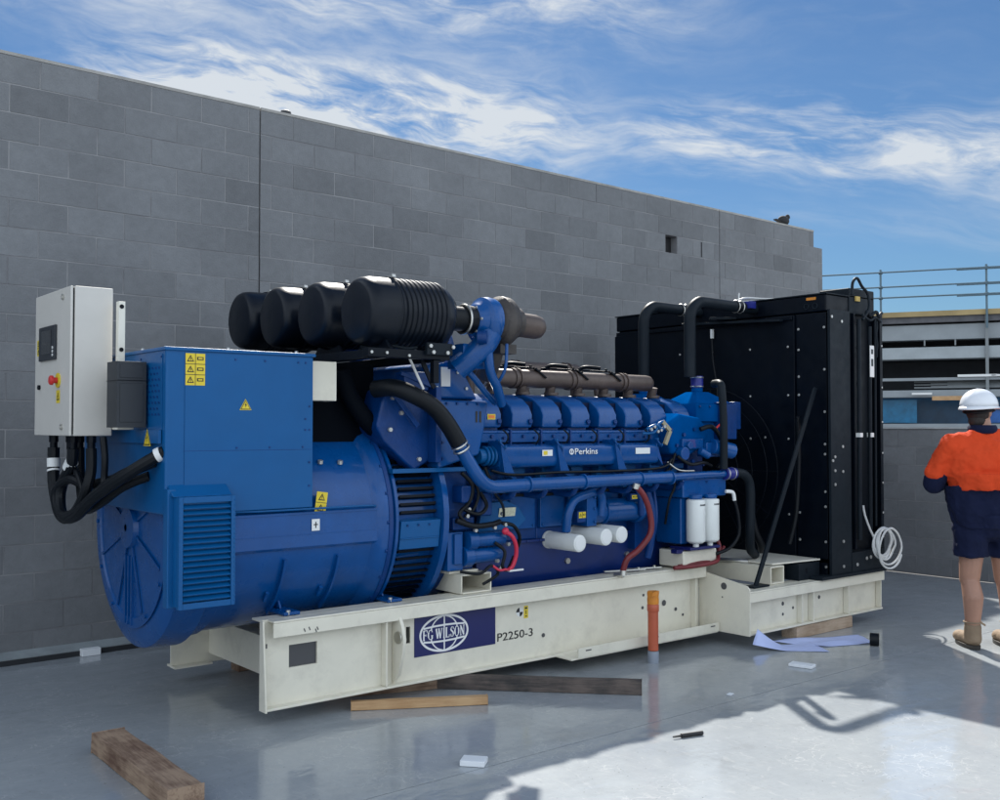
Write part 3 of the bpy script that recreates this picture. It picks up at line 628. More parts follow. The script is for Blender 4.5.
# louvred intake hood on the near side
b = MB(); hx0, hx1, hy0, hy1, hz0, hz1 = 1.985, 2.285, 4.965, 5.14, .70, 1.262
b.box(hx0, hx1, hy0 + .03, hy1, hz0 + .01, hz1); b.box(hx0, hx0 + .022, hy0, hy0 + .0295, hz0, hz1); b.box(hx1 - .022, hx1, hy0, hy0 + .0295, hz0, hz1)
b.box(hx0 + .0225, hx1 - .0225, hy0, hy0 + .0295, hz0, hz0 + .03); b.box(hx0 + .0225, hx1 - .0225, hy0, hy0 + .0295, hz1 - .03, hz1)
n = 17
for k in range(n):
    z_ = hz0 + .05 + (hz1 - hz0 - .10) * k / (n - 1)
    b.obox(((hx0 + hx1) / 2, hy0 + .014, z_), ((hx1 - hx0) / 2 - .024, 0, 0), (0, .014, .009), (0, -.0016, .0026))
for k in range(22):
    z_ = .72 + k * .0245; b.box(1.983, 1.990, 4.9610, 4.9645, z_, z_ + .008); b.box(2.278, 2.286, 4.9610, 4.9645, z_, z_ + .008)
b.build('intake_hood', 'blue2', G, bevel=.002)
b = MB(); b.prism([(5.0, 1.262), (5.08, 1.32), (5.2, 1.32), (5.2, 1.262)], 0, 1.97, 2.285); b.box(1.955, 2.0, 5.04, 5.10, .70, 1.30)
b.build('hood_top', 'blue2', G, bevel=.006)
# drive-end fan guard with louvres
b = MB(); b.lathe([(0, .60), (.02, .645), (.04, .645), (.05, .58), (.35, .56), (.36, .66), (.40, .66), (.41, .5)], (3.335, CY, 1.055), (1, 0, 0), 64)
fg = b.build('drive_end_housing', 'blue', G)
for a0, a1 in ((2, 42), (-58, -16)):
    b = MB(); nk = 9
    for k in range(nk):
        a = rad(a0 + (a1 - a0) * (k + .5) / nk); d = Vector((0, -math.cos(a), math.sin(a))); tg = Vector((0, math.sin(a), math.cos(a)))
        b.obox(Vector((3.54, CY, 1.055)) + d * .605, (.13, 0, 0), d * .010 + tg * .004, tg * .008)
    b.build('louvre_grille', 'black', fg)
b = MB(); a = rad(-8); d = Vector((0, -math.cos(a), math.sin(a))); tg = Vector((0, math.sin(a), math.cos(a)))
b.obox(Vector((3.54, CY, 1.055)) + d * .60, (.145, 0, 0), d * .035, tg * .085); b.obox(Vector((3.54, CY, 1.055)) + d * .638 - tg * .02, (.14, 0, 0), d * .004, tg * .004)
b.bolts([Vector((x_, CY, 1.055)) + d * .637 + tg * .06 for x_ in (3.44, 3.52, 3.6)], d, .008, .006)
b.build('guard_strap', ['blue2', 'blued'], fg, bevel=.004)
warn(2.82, 1.13, .07, .12, 5.117 - .012, G, 2, 1).rotation_euler.y = rad(8)
b = MB(); b.box(2.80, 2.85, 5.0955, 5.097, 1.035, 1.10); b.box(2.822, 2.828, 5.0945, 5.0952, 1.05, 1.085, 1); b.box(2.812, 2.838, 5.0945, 5.0952, 1.066, 1.072, 1); b.build('white_tag', ['stick', 'ink'], G)
for x_, z_ in ((2.92, 1.415), (3.05, 1.41)): b = MB(); b.cyl((x_, 5.22, z_ - .01), (x_, 5.215, z_ + .01), .016, 10); b.build('hex_bolt', 'zinc', G)

# --- terminal box
tx0, tx1, ty0, ty1, tz0, tz1 = 1.955, 2.795, 5.08, 6.38, 1.165, 2.018
b = MB(); b.box(tx0, tx1, ty0, ty1, tz0, tz1); tb = b.build('terminal_box', 'blue2', G, bevel=.012)
b = MB(); b.box(tx0 - .008, tx1 + .012, ty0 - .012, ty1 + .01, tz1 - .012, tz1 + .006); b.build('lid', 'blue2', tb, bevel=.004)
b = MB(); b.box(2.055, tx1 - .004, ty0 - .004, ty0 - .0005, 1.172, 2.0); b.bolts([(x_, ty0 - .004, 1.972) for x_ in (2.13, 2.33, 2.50, 2.70, 2.745)] + [(x_, ty0 - .004, 1.505) for x_ in (2.34, 2.53, 2.73)] + [(2.77, ty0 - .004, z_) for z_ in (1.29, 1.42, 1.60, 1.73)] + [(2.745, ty0 - .004, z_) for z_ in (1.66, 1.60)], (0, -1, 0), .006, .004)
b.box(2.05, tx1 - .006, ty0 - .0048, ty0 - .0041, 1.490, 1.4925, 1); b.build('side_cover', ['blue2', 'blued'], tb, bevel=.002)
b = MB(); b.box(tx0 - .004, tx0 - .0005, 5.12, 6.34, 1.60, 1.99)
b.bolts([(tx0 - .004, y_, z_) for y_ in (5.13, 5.42, 5.72, 6.02, 6.32) for z_ in (1.975,)], (-1, 0, 0), .007, .004)
for i in range(9):
    for j in range(9): b.obox((tx0 - .0048, 5.16 + i * .045 + (j % 2) * .022, 1.68 + j * .03), (.0008, 0, 0), (0, .011, 0), (0, .004, .006), 1)
b.box(tx0 - .02, tx0 - .0045, 5.12, 6.3, 1.53, 1.60, 0)
b.build('end_panel', ['blue2', 'blued'], tb, bevel=.002)
b = MB(); b.bolts([(2.0, 5.2, tz1 + .006), (1.97, 5.45, tz1 + .006), (2.3, 5.10, tz1 + .006), (2.7, 5.10, tz1 + .006)], (0, 0, 1), .009, .012, 0); b.build('lid_bolts', 'zinc', tb)
warn(2.056, 1.83, .105, .165, ty0 - .0045, tb, 3, 2)
def tri_sign(c, r, plane, off, parent, bolt=True):
    b = MB(); cy, cz = c; T = [(cy - r, cz - r * .87), (cy + r, cz - r * .87), (cy, cz + r * .87)]
    s = lambda k, dz=0: [(cy + (p[0] - cy) * k, cz + (p[1] - cz) * k + dz) for p in T]
    ax = 1 if plane == 'y' else 0
    b.prism(T, ax, off, off - .0015, 0); b.prism(s(.86, -r * .03), ax, off - .0016, off - .0022, 1); b.prism(s(.70, -r * .06), ax, off - .0023, off - .003, 0)
    zz = [(cy + .08 * r, cz + .35 * r), (cy - .18 * r, cz - .1 * r), (cy - .02 * r, cz - .1 * r), (cy - .1 * r, cz - .5 * r), (cy + .2 * r, cz), (cy + .02 * r, cz)]
    b.prism(zz, ax, off - .0031, off - .0038, 1)
    return b.build('hazard_sign', ['yellow', 'ink'], parent)
tri_sign((2.388, 1.735), .034, 'y', ty0 - .0045, tb)
tri_sign((5.27, 1.56), .05, 'x', tx0 - .022, tb)
b = MB(); b.box(2.80, 2.98, 5.14, 5.28, 1.765, 1.99); b.box(2.965, 2.981, 5.139, 5.281, 1.764, 1.991, 1); b.build('sensor_box', ['cream', 'creamin'], G, bevel=.006)

# --- control cabinet
cx0, cx1, cy0, cy1, cz0, cz1 = 1.64, 1.862, 5.60, 6.26, 1.567, 2.365
b = MB(); b.box(cx0 + .022, cx1, cy0, cy1, cz0, cz1); cb = b.build('control_cabinet', 'cab', G, bevel=.006)
b = MB(); b.box(cx0 + .014, cx0 + .0215, cy0 + .01, cy1 - .01, cz0 + .01, cz1 - .01); b.build('door_seal', 'rubber', cb)
b = MB(); b.box(cx0, cx0 + .0138, cy0 + .001, cy1 - .001, cz0 + .001, cz1 - .001); dr = b.build('cabinet_door', 'cab', cb, bevel=.005)
def onx(y0, y1, z0, z1, t, name, m, parent=cb, bev=.003, t0=0):
    b = MB(); b.box(cx0 - t0 - t, cx0 - t0 - .0003, y0, y1, z0, z1); return b.build(name, m, parent, bevel=bev)
onx(5.835, 6.14, 1.985, 2.175, .014, 'display_bezel', 'grey'); onx(5.90, 6.08, 2.02, 2.15, .0015, 'display', 'screen', t0=.0145, bev=0)
b = MB()
for z_ in (2.01, 2.03, 2.05): b.cyl((cx0 - .0145, 5.865, z_), (cx0 - .018, 5.865, z_), .008, 10)
b.build('display_buttons', 'stick', cb)
b = MB(); b.cyl((cx0 - .0005, 5.80, 1.868), (cx0 - .008, 5.80, 1.868), .040, 24); b.build('stop_collar', 'yellow', cb)
b = MB(); b.lathe([(0, .016), (.02, .016), (.022, .026), (.035, .026), (.04, .02)], (cx0 - .0085, 5.80, 1.868), (-1, 0, 0), 20); b.build('emergency_stop', 'red', cb)
b = MB(); b.cyl((cx0 - .0005, 6.155, 1.84), (cx0 - .012, 6.155, 1.84), .014, 14); b.build('key_switch', 'black', cb)
for z_ in (2.315, 1.615): b = MB(); b.cyl((cx0 - .0005, 5.73, z_), (cx0 - .008, 5.73, z_), .016, 16); b.cyl((cx0 - .0085, 5.73, z_), (cx0 - .012, 5.73, z_), .007, 3); b.build('quarter_lock', 'steel', cb)
warn(5.77, 1.745, .065, .07, cx0 - .0005, cb, 1, 1, plane='x', name='warning_sticker'); warn(6.165, 2.02, .05, .09, cx0 - .0005, cb, 2, 1, plane='x')
b = MB()
b.box(1.864, 1.90, 5.52, 5.56, 1.66, 2.29); b.box(1.864, 1.953, 5.52, 6.1, 1.60, 1.64); b.box(1.901, 1.953, 5.52, 5.56, 1.66, 1.70); b.box(1.90, 1.95, 5.9, 5.94, 1.66, 2.2)
b.cyl((1.88, 5.519, 2.262), (1.88, 5.515, 2.262), .012, 12, 1); b.cyl((1.88, 5.519, 2.03), (1.88, 5.515, 2.03), .012, 12, 1)
b.build('mounting_bracket', ['creamin', 'black'], cb, bevel=.002)
b = MB(); b.box(1.785, 1.937, 5.30, 5.455, 1.612, 1.955); b.box(1.781, 1.941, 5.295, 5.46, 1.855, 1.8575, 1); bx = b.build('charger_box', ['grey', 'black'], G, bevel=.008)
b = MB(); b.box(1.80, 1.92, 5.296, 5.2995, 1.64, 1.84); b.box(1.80, 1.92, 5.296, 5.2995, 1.87, 1.94); b.build('charger_face', 'grey', bx, bevel=.004)
b = MB(); b.box(1.9375, 1.9385, 5.31, 5.34, 1.90, 1.92); b.box(1.9375, 1.9385, 5.31, 5.34, 1.70, 1.72); b.build('charger_catch', 'stick', bx)
# cables under the cabinet
def cable(pts, r, m='rubber', parent=G, n=10, name='cable'):
    b = MB(); b.tube(pts, r, n); return b.build(name, m, parent)
for (x_, y_) in ((1.70, 6.09), (1.72, 5.80), (1.76, 5.62), (1.80, 5.95), (1.75, 5.95)):
    b = MB(); b.cyl((x_, y_, 1.5665), (x_, y_, 1.53), .026, 8); b.cyl((x_, y_, 1.5295), (x_, y_, 1.49), .021, 12); b.build('cable_gland', 'black', cb)
cable([(1.70, 6.09, 1.50), (1.70, 6.09, 1.42), (1.70, 6.08, 1.30), (1.70, 6.0, 1.18), (1.70, 5.88, 1.12), (1.71, 5.70, 1.14), (1.74, 5.52, 1.24), (1.80, 5.32, 1.34), (1.88, 5.20, 1.42), (1.97, 5.12, 1.49)], .032)
cable([(1.72, 5.80, 1.50), (1.72, 5.83, 1.40), (1.71, 5.93, 1.32), (1.70, 5.96, 1.22), (1.69, 5.86, 1.13), (1.71, 5.68, 1.16), (1.75, 5.50, 1.26), (1.82, 5.33, 1.36), (1.95, 5.20, 1.44)], .030)
cable([(1.76, 5.62, 1.50), (1.76, 5.62, 1.38), (1.74, 5.63, 1.28), (1.72, 5.72, 1.17), (1.70, 5.86, 1.11), (1.69, 5.97, 1.16), (1.69, 5.99, 1.26), (1.72, 5.86, 1.33), (1.78, 5.72, 1.30), (1.86, 5.5, 1.34)], .028)
cable([(1.75, 5.95, 1.50), (1.74, 5.88, 1.42), (1.74, 5.76, 1.34), (1.75, 5.70, 1.24), (1.74, 5.66, 1.18)], .016)
cable([(1.80, 5.55, 1.56), (1.80, 5.52, 1.45), (1.80, 5.53, 1.34), (1.79, 5.50, 1.28)], .018)
cable([(1.80, 5.95, 1.50), (1.80, 5.93, 1.32), (1.79, 5.82, 1.17), (1.80, 5.62, 1.2), (1.86, 5.42, 1.3), (1.96, 5.3, 1.36)], .026)
for (p, q) in (((1.70, 6.092, 1.44), (1.70, 6.089, 1.39)), ((1.72, 5.82, 1.425), (1.717, 5.86, 1.39)), ((1.70, 6.088, 1.375), (1.70, 6.085, 1.365))):
    b = MB(); b.cyl(p, q, .035, 14); b.build('cable_marker', 'stick', G)
b = MB(); b.cyl((1.935, 5.145, 1.468), (1.955, 5.13, 1.480), .037, 14); b.build('cable_marker', 'stick', G)

# --- air filters, four in a row towards the wall
def air_filter(y, z, first=False):
    prof = [(0, .02), (.0, .155), (.012, .178), (.035, .192), (.07, .198), (.185, .200), (.19, .206), (.205, .206), (.21, .196)]
    s = .225
    for k in range(9): prof += [(s, .194), (s + .006, .203), (s + .022, .203), (s + .028, .194)]; s += .034
    prof += [(s, .192), (s + .03, .185), (s + .06, .165), (s + .075, .13), (s + .08, .085), (s + .10, .08)]
    b = MB(); b.lathe(prof, (3.075, y, z), (1, 0, 0), 48); o = b.build('air_filter', 'plastic', G)
    b = MB(); b.torus((3.27, y, z), (1, 0, 0), .2035, .005, 40, 6); b.build('retaining_band', 'black', o)
    b = MB(); b.tube([(3.66, y - .06, z - .16), (3.69, y - .105, z - .04), (3.70, y - .09, z + .08), (3.67, y, z + .15)], .012); b.build('vent_hose', 'rubber', o)
    b = MB(); b.obox((3.285, y - .04, z + .203), (.012, 0, 0), (0, .035, -.005), (0, .002, .008)); b.build('band_latch', 'zinc', o)
    return o
def turbo(y, z):
    b = MB(); b.lathe([(0, .085), (.02, .088), (.03, .075), (.16, .075), (.17, .090), (.24, .085)], (3.60, y, z), (1, 0, 0), 28)
    b.torus((3.64, y, z), (1, 0, 0), .084, .008, 30, 6, 1); b.torus((3.765, y, z), (1, 0, 0), .088, .009, 30, 6, 1)
    b.build('intake_sleeve', ['rubber', 'steel'], G)
    b = MB(); b.lathe([(0, .08), (.01, .095), (.03, .105), (.06, .125), (.075, .145), (.11, .15), (.15, .145), (.17, .12), (.185, .08)], (3.795, y, z), (1, 0, 0), 36)
    b.torus((3.900, y, z - .008), (1, 0, 0), .098, .056, 36, 14)
    b.tube([(3.90, y - .06, z - .08), (3.86, y - .05, z - .15), (3.80, y - .01, z - .22), (3.73, y + .06, z - .30)], .075); b.box(3.72, 3.90, y - .02, y + .14, z - .30, z - .15)
    b.bolts([(3.80, y + .105 * math.cos(rad(a)), z + .085 * math.sin(rad(a))) for a in range(0, 360, 60)], (-1, 0, 0), .008, .010, 1)
    o = b.build('turbo_compressor', ['blue', 'zinc'], G)
    b = MB(); b.cyl((3.77, y - .10, z - .115), (3.81, y - .14, z - .115), .04, 18); b.build('oil_cap', 'blued', o)
    b = MB(); b.lathe([(0, .08), (.02, .11), (.04, .135), (.07, .158), (.13, .155), (.16, .135), (.18, .11), (.19, .10), (.23, .095)], (3.985, y, z + .005), (1, 0, 0), 36)
    b.torus((4.075, y, z), (1, 0, 0), .112, .052, 36, 12); b.tube([(4.08, y + .05, z - .12), (4.09, y + .10, z - .24), (4.13, y + .2, z - .32)], .06); b.box(4.03, 4.16, y - .06, y + .06, z - .20, z - .14)
    b.build('turbine_housing', 'iron', G)
    b = MB(); b.lathe([(0, .095), (.015, .102), (.03, .09), (.045, .078), (.22, .078), (.26, .070), (.285, .048), (.295, .01)], (4.195, y, z), (1, -.0, -.05), 28)
    b.torus((4.215, y, z), (1, 0, 0), .097, .010, 30, 6, 1); b.build('exhaust_outlet', ['brown', 'steel'], G)
ZF = [2.275, 2.30, 2.325, 2.345]; YF = [4.97, 5.49, 6.01, 6.50]
for y_, z_ in zip(YF, ZF): air_filter(y_, z_)
turbo(4.97, 2.275)
for y_ in (5.49, 6.01, 6.50):
    b = MB(); b.cyl((3.66, y_, 2.29), (3.80, y_, 2.27), .075, 20); b.tube([(3.80, y_, 2.27), (3.95, y_, 2.2), (3.98, y_, 2.05), (3.95, y_, 1.9)], .09); b.build('intake_elbow', 'blued', G)
for o in bpy.data.objects:
    n_ = o.name.split('.')[0]
    if o.parent == G and n_ in ('air_filter', 'exhaust_outlet'): o.location.x -= .075
    if o.parent == G and n_ == 'turbine_housing': o.location.x -= .02
    if o.parent == G and n_ == 'turbo_compressor': o.location.x += .03
# filter support frame, near-black mass added beneath to keep that space dark
b = MB()
b.box(2.98, 3.54, 4.80, 4.86, 2.005, 2.055); b.box(2.98, 3.66, 6.60, 6.66, 2.005, 2.055)
for x_ in (3.02, 3.50): b.box(x_, x_ + .05, 4.861, 6.599, 2.0, 2.05)
for y_ in YF:
    b.prism([(y_ - .17, 2.056), (y_ + .17, 2.056), (y_ + .12, 2.11), (y_, 2.085), (y_ - .12, 2.11)], 0, 3.12, 3.14); b.prism([(y_ - .17, 2.056), (y_ + .17, 2.056), (y_ + .12, 2.11), (y_, 2.085), (y_ - .12, 2.11)], 0, 3.52, 3.54)
b.box(3.43, 3.47, 4.81, 4.85, 1.87, 2.004); b.box(3.02, 3.07, 6.2, 6.25, 1.62, 2.0); b.box(3.56, 3.61, 6.4, 6.45, 1.72, 2.0); b.bar((3.05, 5.4, 1.55), (3.05, 5.4, 2.0), .05, .05)
b.build('filter_frame', 'black', G, bevel=.004)
b = MB(); b.box(3.36, 3.54, 4.775, 4.80, 2.03, 2.10); b.bolts([(3.38, 4.775, 2.08), (3.54, 4.775, 2.08), (3.40, 4.775, 2.045), (3.50, 4.775, 2.045)], (0, -1, 0), .013, .012); b.build('frame_bracket', ['blackg', 'zinc'], G, bevel=.003)
b = MB(); b.box(2.83, 3.36, 5.34, 6.3, 1.46, 1.998); b.tube([(3.10, 5.30, 1.95), (3.14, 5.26, 1.80), (3.22, 5.24, 1.68), (3.32, 5.26, 1.60)], .055)
b.build('duct_shade_fill', 'shade_fill', G, bevel=.02, seg=2)
b = MB(); b.tube([(3.20, 4.9, 2.08), (3.28, 4.86, 2.065), (3.35, 4.87, 2.075)], .010); b.build('drain_tube', 'blackg', G)
b = MB(); b.tube([(3.1, 5.1, 2.06), (3.2, 5.05, 2.07), (3.3, 5.06, 2.06)], .010); b.build('drain_tube', 'blackg', G)
for p_ in ((3.1, 4.80, 2.03), (3.0, 4.80, 2.03), (3.25, 4.80, 2.02)): b = MB(); b.bolts([p_], (0, -1, 0), .009, .008, 0); b.build('frame_bolt', 'zinc', G)

# --- charge cooler casing and bell housing
b = MB(); pl = [(3.25, 1.62), (3.31, 1.84), (3.42, 1.86), (3.56, 1.83), (3.66, 1.86), (3.66, 1.42), (3.52, 1.345), (3.30, 1.53)]
b.prism([(p[0], p[1]) for p in pl], 1, 5.14, 6.32); b.build('cooler_end', 'blued', G, bevel=.02, seg=3)
b = MB(); b.prism([(3.58, 1.79), (3.64, 2.0), (3.86, 2.06), (4.03, 1.79)], 1, 5.16, 6.28); b.build('cooler_top', 'blue', G, bevel=.02, seg=3)
b = MB(); b.prism([(3.662, 1.785), (4.055, 1.78), (4.02, 1.60), (3.98, 1.44), (3.66, 1.36)], 1, 5.08, 6.36); co = b.build('charge_cooler', 'blue', G, bevel=.018, seg=3)
for p_ in ((3.70, 5.16, 1.86), (3.86, 5.16, 1.96), (3.93, 5.16, 1.86)): b = MB(); b.bolts([p_], (0, -1, 0), .011, .01, 0); b.build('casing_bolt', 'zinc', co)
b = MB(); b.box(3.73, 3.80, 5.15, 5.159, 1.87, 1.99); b.build('casing_label', 'stick', co)
b = MB(); b.prism([(3.34, 1.34), (3.98, 1.34), (3.98, 1.365), (3.34, 1.365)], 1, 5.10, 5.6); b.build('casing_flange', 'blue2', co)
for x_, z_ in ((3.69, 1.66), ): b = MB(); b.box(x_, x_ + .065, 5.0775, 5.0795, z_, z_ + .035); b.box(x_ + .005, x_ + .035, 5.0765, 5.0773, z_ + .006, z_ + .028, 1); b.build('rating_sticker', ['stick', 'orangest'], co)
for x_ in (3.945, 3.975): b = MB(); b.box(x_, x_ + .015, 5.0775, 5.0795, 1.645, 1.715); b.build('vent_mark', 'ink', co)
b = MB(); b.obox((3.50, 4.99, 1.96), (.06, 0, -.11), (0, .005, 0), (.012, 0, .007)); b.obox((3.43, 4.985, 1.93), (.05, 0, -.09), (0, .004, 0), (.006, 0, .0035), 1); b.build('cooler_strut', ['black', 'stick'], G)
# blue feed pipe with long black hose
cable([(3.245, 5.15, 1.84), (3.30, 5.02, 1.845), (3.40, 4.96, 1.80), (3.52, 4.94, 1.735), (3.62, 4.93, 1.63), (3.70, 4.93, 1.52)], .052, 'rubber', G, 18, 'coolant_hose')
b = MB(); b.torus((3.706, 4.93, 1.508), (.55, 0, -.83), .050, .007, 28, 6); b.torus((3.722, 4.93, 1.482), (.55, 0, -.83), .050, .007, 28, 6); b.build('hose_clamp', 'steel', G)
b = MB(); b.tube([(3.70, 4.93, 1.515), (3.78, 4.93, 1.40), (3.86, 4.93, 1.30), (3.95, 4.94, 1.25), (4.08, 4.95, 1.245), (4.4, 4.95, 1.25)], .042, 16); b.build('coolant_rail_bend', 'blue', G)
# twin diagonal oil pipes from the turbo
b = MB(); b.tube([(3.72, 5.0, 2.04), (3.86, 5.0, 1.93), (3.98, 5.02, 1.83), (4.08, 5.05, 1.77)], .020); b.tube([(3.90, 4.90, 2.12), (3.92, 4.9, 1.96), (4.0, 4.93, 1.86), (4.09, 5.0, 1.76)], .030)
b.build('oil_return_pipe', 'blue', G)
b = MB(); b.tube([(4.02, 4.86, 2.13), (4.0, 4.85, 1.98), (3.99, 4.9, 1.9)], .010); b.build('oil_feed_pipe', 'blue', G)
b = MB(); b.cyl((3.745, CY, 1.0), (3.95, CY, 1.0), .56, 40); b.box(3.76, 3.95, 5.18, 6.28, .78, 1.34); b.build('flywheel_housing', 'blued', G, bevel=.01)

# --- engine block, sump, crankcase doors
b = MB(); b.box(3.95, 6.30, 5.28, 6.18, .85, 1.36); b.prism([(5.28, 1.361), (5.20, 1.56), (5.50, 1.62), (5.73, 1.40), (5.96, 1.62), (6.26, 1.56), (6.18, 1.361)], 0, 3.97, 6.10)
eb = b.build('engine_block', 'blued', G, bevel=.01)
b = MB(); b.prism([(5.27, .849), (5.27, .62), (5.34, .46), (6.12, .46), (6.19, .62), (6.19, .849)], 0, 4.10, 6.05); b.box(4.08, 6.08, 5.24, 6.22, .835, .853)
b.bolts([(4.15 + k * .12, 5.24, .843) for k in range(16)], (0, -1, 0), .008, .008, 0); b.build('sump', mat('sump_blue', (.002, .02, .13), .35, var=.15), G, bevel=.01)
for k in range(8):
    x_ = 4.10 + k * .268; b = MB(); b.box(x_, x_ + .22, 5.245, 5.279, .93, 1.16); b.bolts([(x_ + dx, 5.245, z_) for dx in (.02, .20) for z_ in (.95, 1.14)], (0, -1, 0), .010, .010, 0); b.build('crankcase_door', 'blue', eb, bevel=.008)
for k in range(8):
    x_ = 4.06 + k * .268; b = MB(); b.box(x_, x_ + .05, 5.20, 5.26, 1.165, 1.30); b.build('rail_bracket', 'blue2', G, bevel=.004)
b = MB(); b.prism([(4.06, .935), (4.40, .945), (4.47, 1.0), (4.40, 1.09), (4.30, 1.13), (4.10, 1.12)], 1, 5.20, 5.244); b.build('cover_plate', 'blue2', G, bevel=.005)
b = MB(); b.obox((4.30, 5.195, 1.055), (.070, 0, 0), (0, -.006, .03), (0, .0006, .0001)); b.build('data_plate', mat('data_plate_metal', (.6, .6, .45), .5, var=.2, vscale=50), G)

# cylinder heads and valve covers, near and far banks
def mirror(y): return 2 * CY - y
def bank(sgn):
    Y = (lambda y: y) if sgn < 0 else mirror
    first = None
    for k in range(8):
        x0 = 4.045 + k * .268; x1 = x0 + .176
        if first is None:
            b = MB(); b.prism([(Y(5.160), 1.612), (Y(5.155), 1.70), (Y(5.185), 1.755), (Y(5.25), 1.805), (Y(5.36), 1.838), (Y(5.50), 1.846), (Y(5.56), 1.80), (Y(5.56), 1.612)], 0, x0, x1)
            vc = b.build('valve_cover', 'blue', G, bevel=.014, seg=3)
            b = MB(); s_ = .0; yb = Y(5.154); b.cyl((x0 + .15, yb, 1.655), (x0 + .15, yb - sgn * -1 * .012, 1.655), .016, 8); b.cyl((x0 + .15, yb + .0, 1.643), (x0 + .15, yb + sgn * .014, 1.635), .009, 6); b.build('cover_bolt', 'blued', vc)
            b = MB(); b.box(x0 - .018, x1 + .054, Y(5.15), Y(5.56), 1.515, 1.594); b.cyl((x0 - .018, Y(5.152), 1.583), (x1 + .054, Y(5.152), 1.583), .010, 8); hd = b.build('cylinder_head', 'blue', G, bevel=.008)
            b = MB(); b.box(x1 + .057, x1 + .071, Y(5.135), Y(5.5), 1.49, 1.60); rb = b.build('head_clamp', 'blued', G, bevel=.004)
            b = MB(); b.box(x0 + .0, x1 - .0, Y(5.20), Y(5.55), 1.595, 1.611); b.build('cover_gasket', 'blued', hd)
            first = (vc, hd, rb)
        else:
            for o in first: copy_tree(o, (.268 * k, 0, 0), G)
bank(-1); bank(1)
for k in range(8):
    b = MB(); b.box(4.045 + .268 * k - .09, 4.045 + .268 * k - .002, 5.26, 5.55, 1.612, 1.79); b.build('gap_shade_block', 'dark', G)  # dark blocks between the covers, standing in for shade in the gaps
b = MB(); b.box(4.10, 4.165, 5.152, 5.1545, 1.665, 1.70); b.box(4.108, 4.158, 5.1512, 5.1518, 1.672, 1.693, 1); b.build('rating_sticker', ['yellow', 'orangest'], G)
# charge air rail in three lengths with triangular end brackets
segs = [(4.12, 4.62), (4.66, 5.17), (5.21, 5.62)]
for i, (a_, b_) in enumerate(segs):
    b = MB(); b.prism([(5.045, 1.49), (5.040, 1.40), (5.06, 1.355), (5.16, 1.34), (5.22, 1.40), (5.22, 1.49), (5.12, 1.505)], 0, a_, b_)
    ar = b.build('air_rail', 'blue', G, bevel=.014, seg=3)
    if i == 1:
        ring = MB(); cx, cz = 4.735, 1.450; strip(ring, arc(cx, cz, .017, .017, 0, 345, 16), .007, 5.0395, 5.0365, closed=True); ring.box(cx - .003, cx + .003, 5.0365, 5.0394, cz - .012, cz + .012); ring.build('maker_emblem', 'signw', ar)
        text('maker_name', 'Perkins', .215, (4.765, 5.037, 1.430), M['signw'], ar, height=.042, bold=.014)
    if i == 0: b = MB(); b.box(4.47, 4.56, 5.0365, 5.0385, 1.425, 1.465); b.box(4.48, 4.515, 5.0355, 5.0362, 1.432, 1.458, 1); b.build('rating_sticker', ['stick', 'yellow'], ar)
    if i == 2: b = MB(); b.box(5.36, 5.51, 5.0365, 5.0385, 1.425, 1.468); b.build('rating_sticker', 'stick', ar)
for a_ in (4.155, 4.64, 5.19, 5.63):
    b = MB(); b.prism([(a_ - .05, 1.53), (a_ - .045, 1.46), (a_ - .02, 1.32), (a_ + .07, 1.275), (a_ + .085, 1.275)], 1, 5.02, 5.16) if a_ < 5.6 else b.prism([(a_ - .05, 1.53), (a_ - .04, 1.40), (a_ + .03, 1.33)], 1, 5.04, 5.16)
    b.bar((a_ - .075, 5.03, 1.535), (a_ - .01, 5.03, 1.475), .03, .012); b.bolts([(a_ - .065, 5.015, 1.53), (a_ - .02, 5.015, 1.49)], (0, -1, 0), .009, .01)
    b.build('rail_end_bracket', ['blue', 'blue2'], G, bevel=.003)
b = MB()
for k in range(3): b.torus((4.045 + k * .03, 5.12, 1.43), (1, .0, 0), .055, .010, 26, 8)
b.cyl((3.99, 5.12, 1.43), (4.12, 5.12, 1.43), .048, 20); b.build('bellows_joint', 'blue2', G)
# coolant rail
b = MB(); b.cyl((4.22, 4.95, 1.247), (5.64, 4.95, 1.255), .042, 20); b.cyl((5.64, 4.95, 1.255), (6.26, 4.95, 1.262), .028, 16)
for x_ in (4.26, 4.75, 5.30, 5.62): b.cyl((x_, 4.95, 1.25), (x_ + .014, 4.95, 1.25), .052, 18)
b.build('coolant_rail', 'blue', G)
for k in range(8): b = MB(); b.tube([(4.17 + k * .268, 4.97, 1.22), (4.17 + k * .268, 5.02, 1.17), (4.17 + k * .268, 5.2, 1.17)], .022); b.build('coolant_branch', 'blued', G)

# exhaust manifolds
for yy, zz, xe in ((5.42, 1.955, 5.93), (mirror(5.42), 2.065, 5.75)):
    b = MB(); b.lathe([(0, .055), (.01, .062), (xe - 4.30, .062), (xe - 4.27, .058), (xe - 4.245, .04), (xe - 4.238, .01)], (4.25, yy, zz), (1, 0, 0), 24)
    for x_ in (4.52, 5.05, 5.58):
        b.cyl((x_, yy, zz), (x_ + .02, yy, zz), .072, 24); b.cyl((x_ + .045, yy, zz), (x_ + .06, yy, zz), .072, 24)
    b.torus((4.262, yy, zz), (1, 0, 0), .062, .008, 24, 6, 1)
    b.build('exhaust_manifold', ['brown', 'steel'], G)
    for k in range(8):
        x_ = 4.15 + k * .268; b = MB(); b.cyl((x_ - .06, yy + (.02 if yy < CY else -.02), 1.843), (x_ - .06, yy, zz - .03), .036, 14); b.cyl((x_ - .06, yy, 1.843), (x_ - .06, yy, 1.862), .052, 14); b.build('exhaust_riser', 'brown', G)
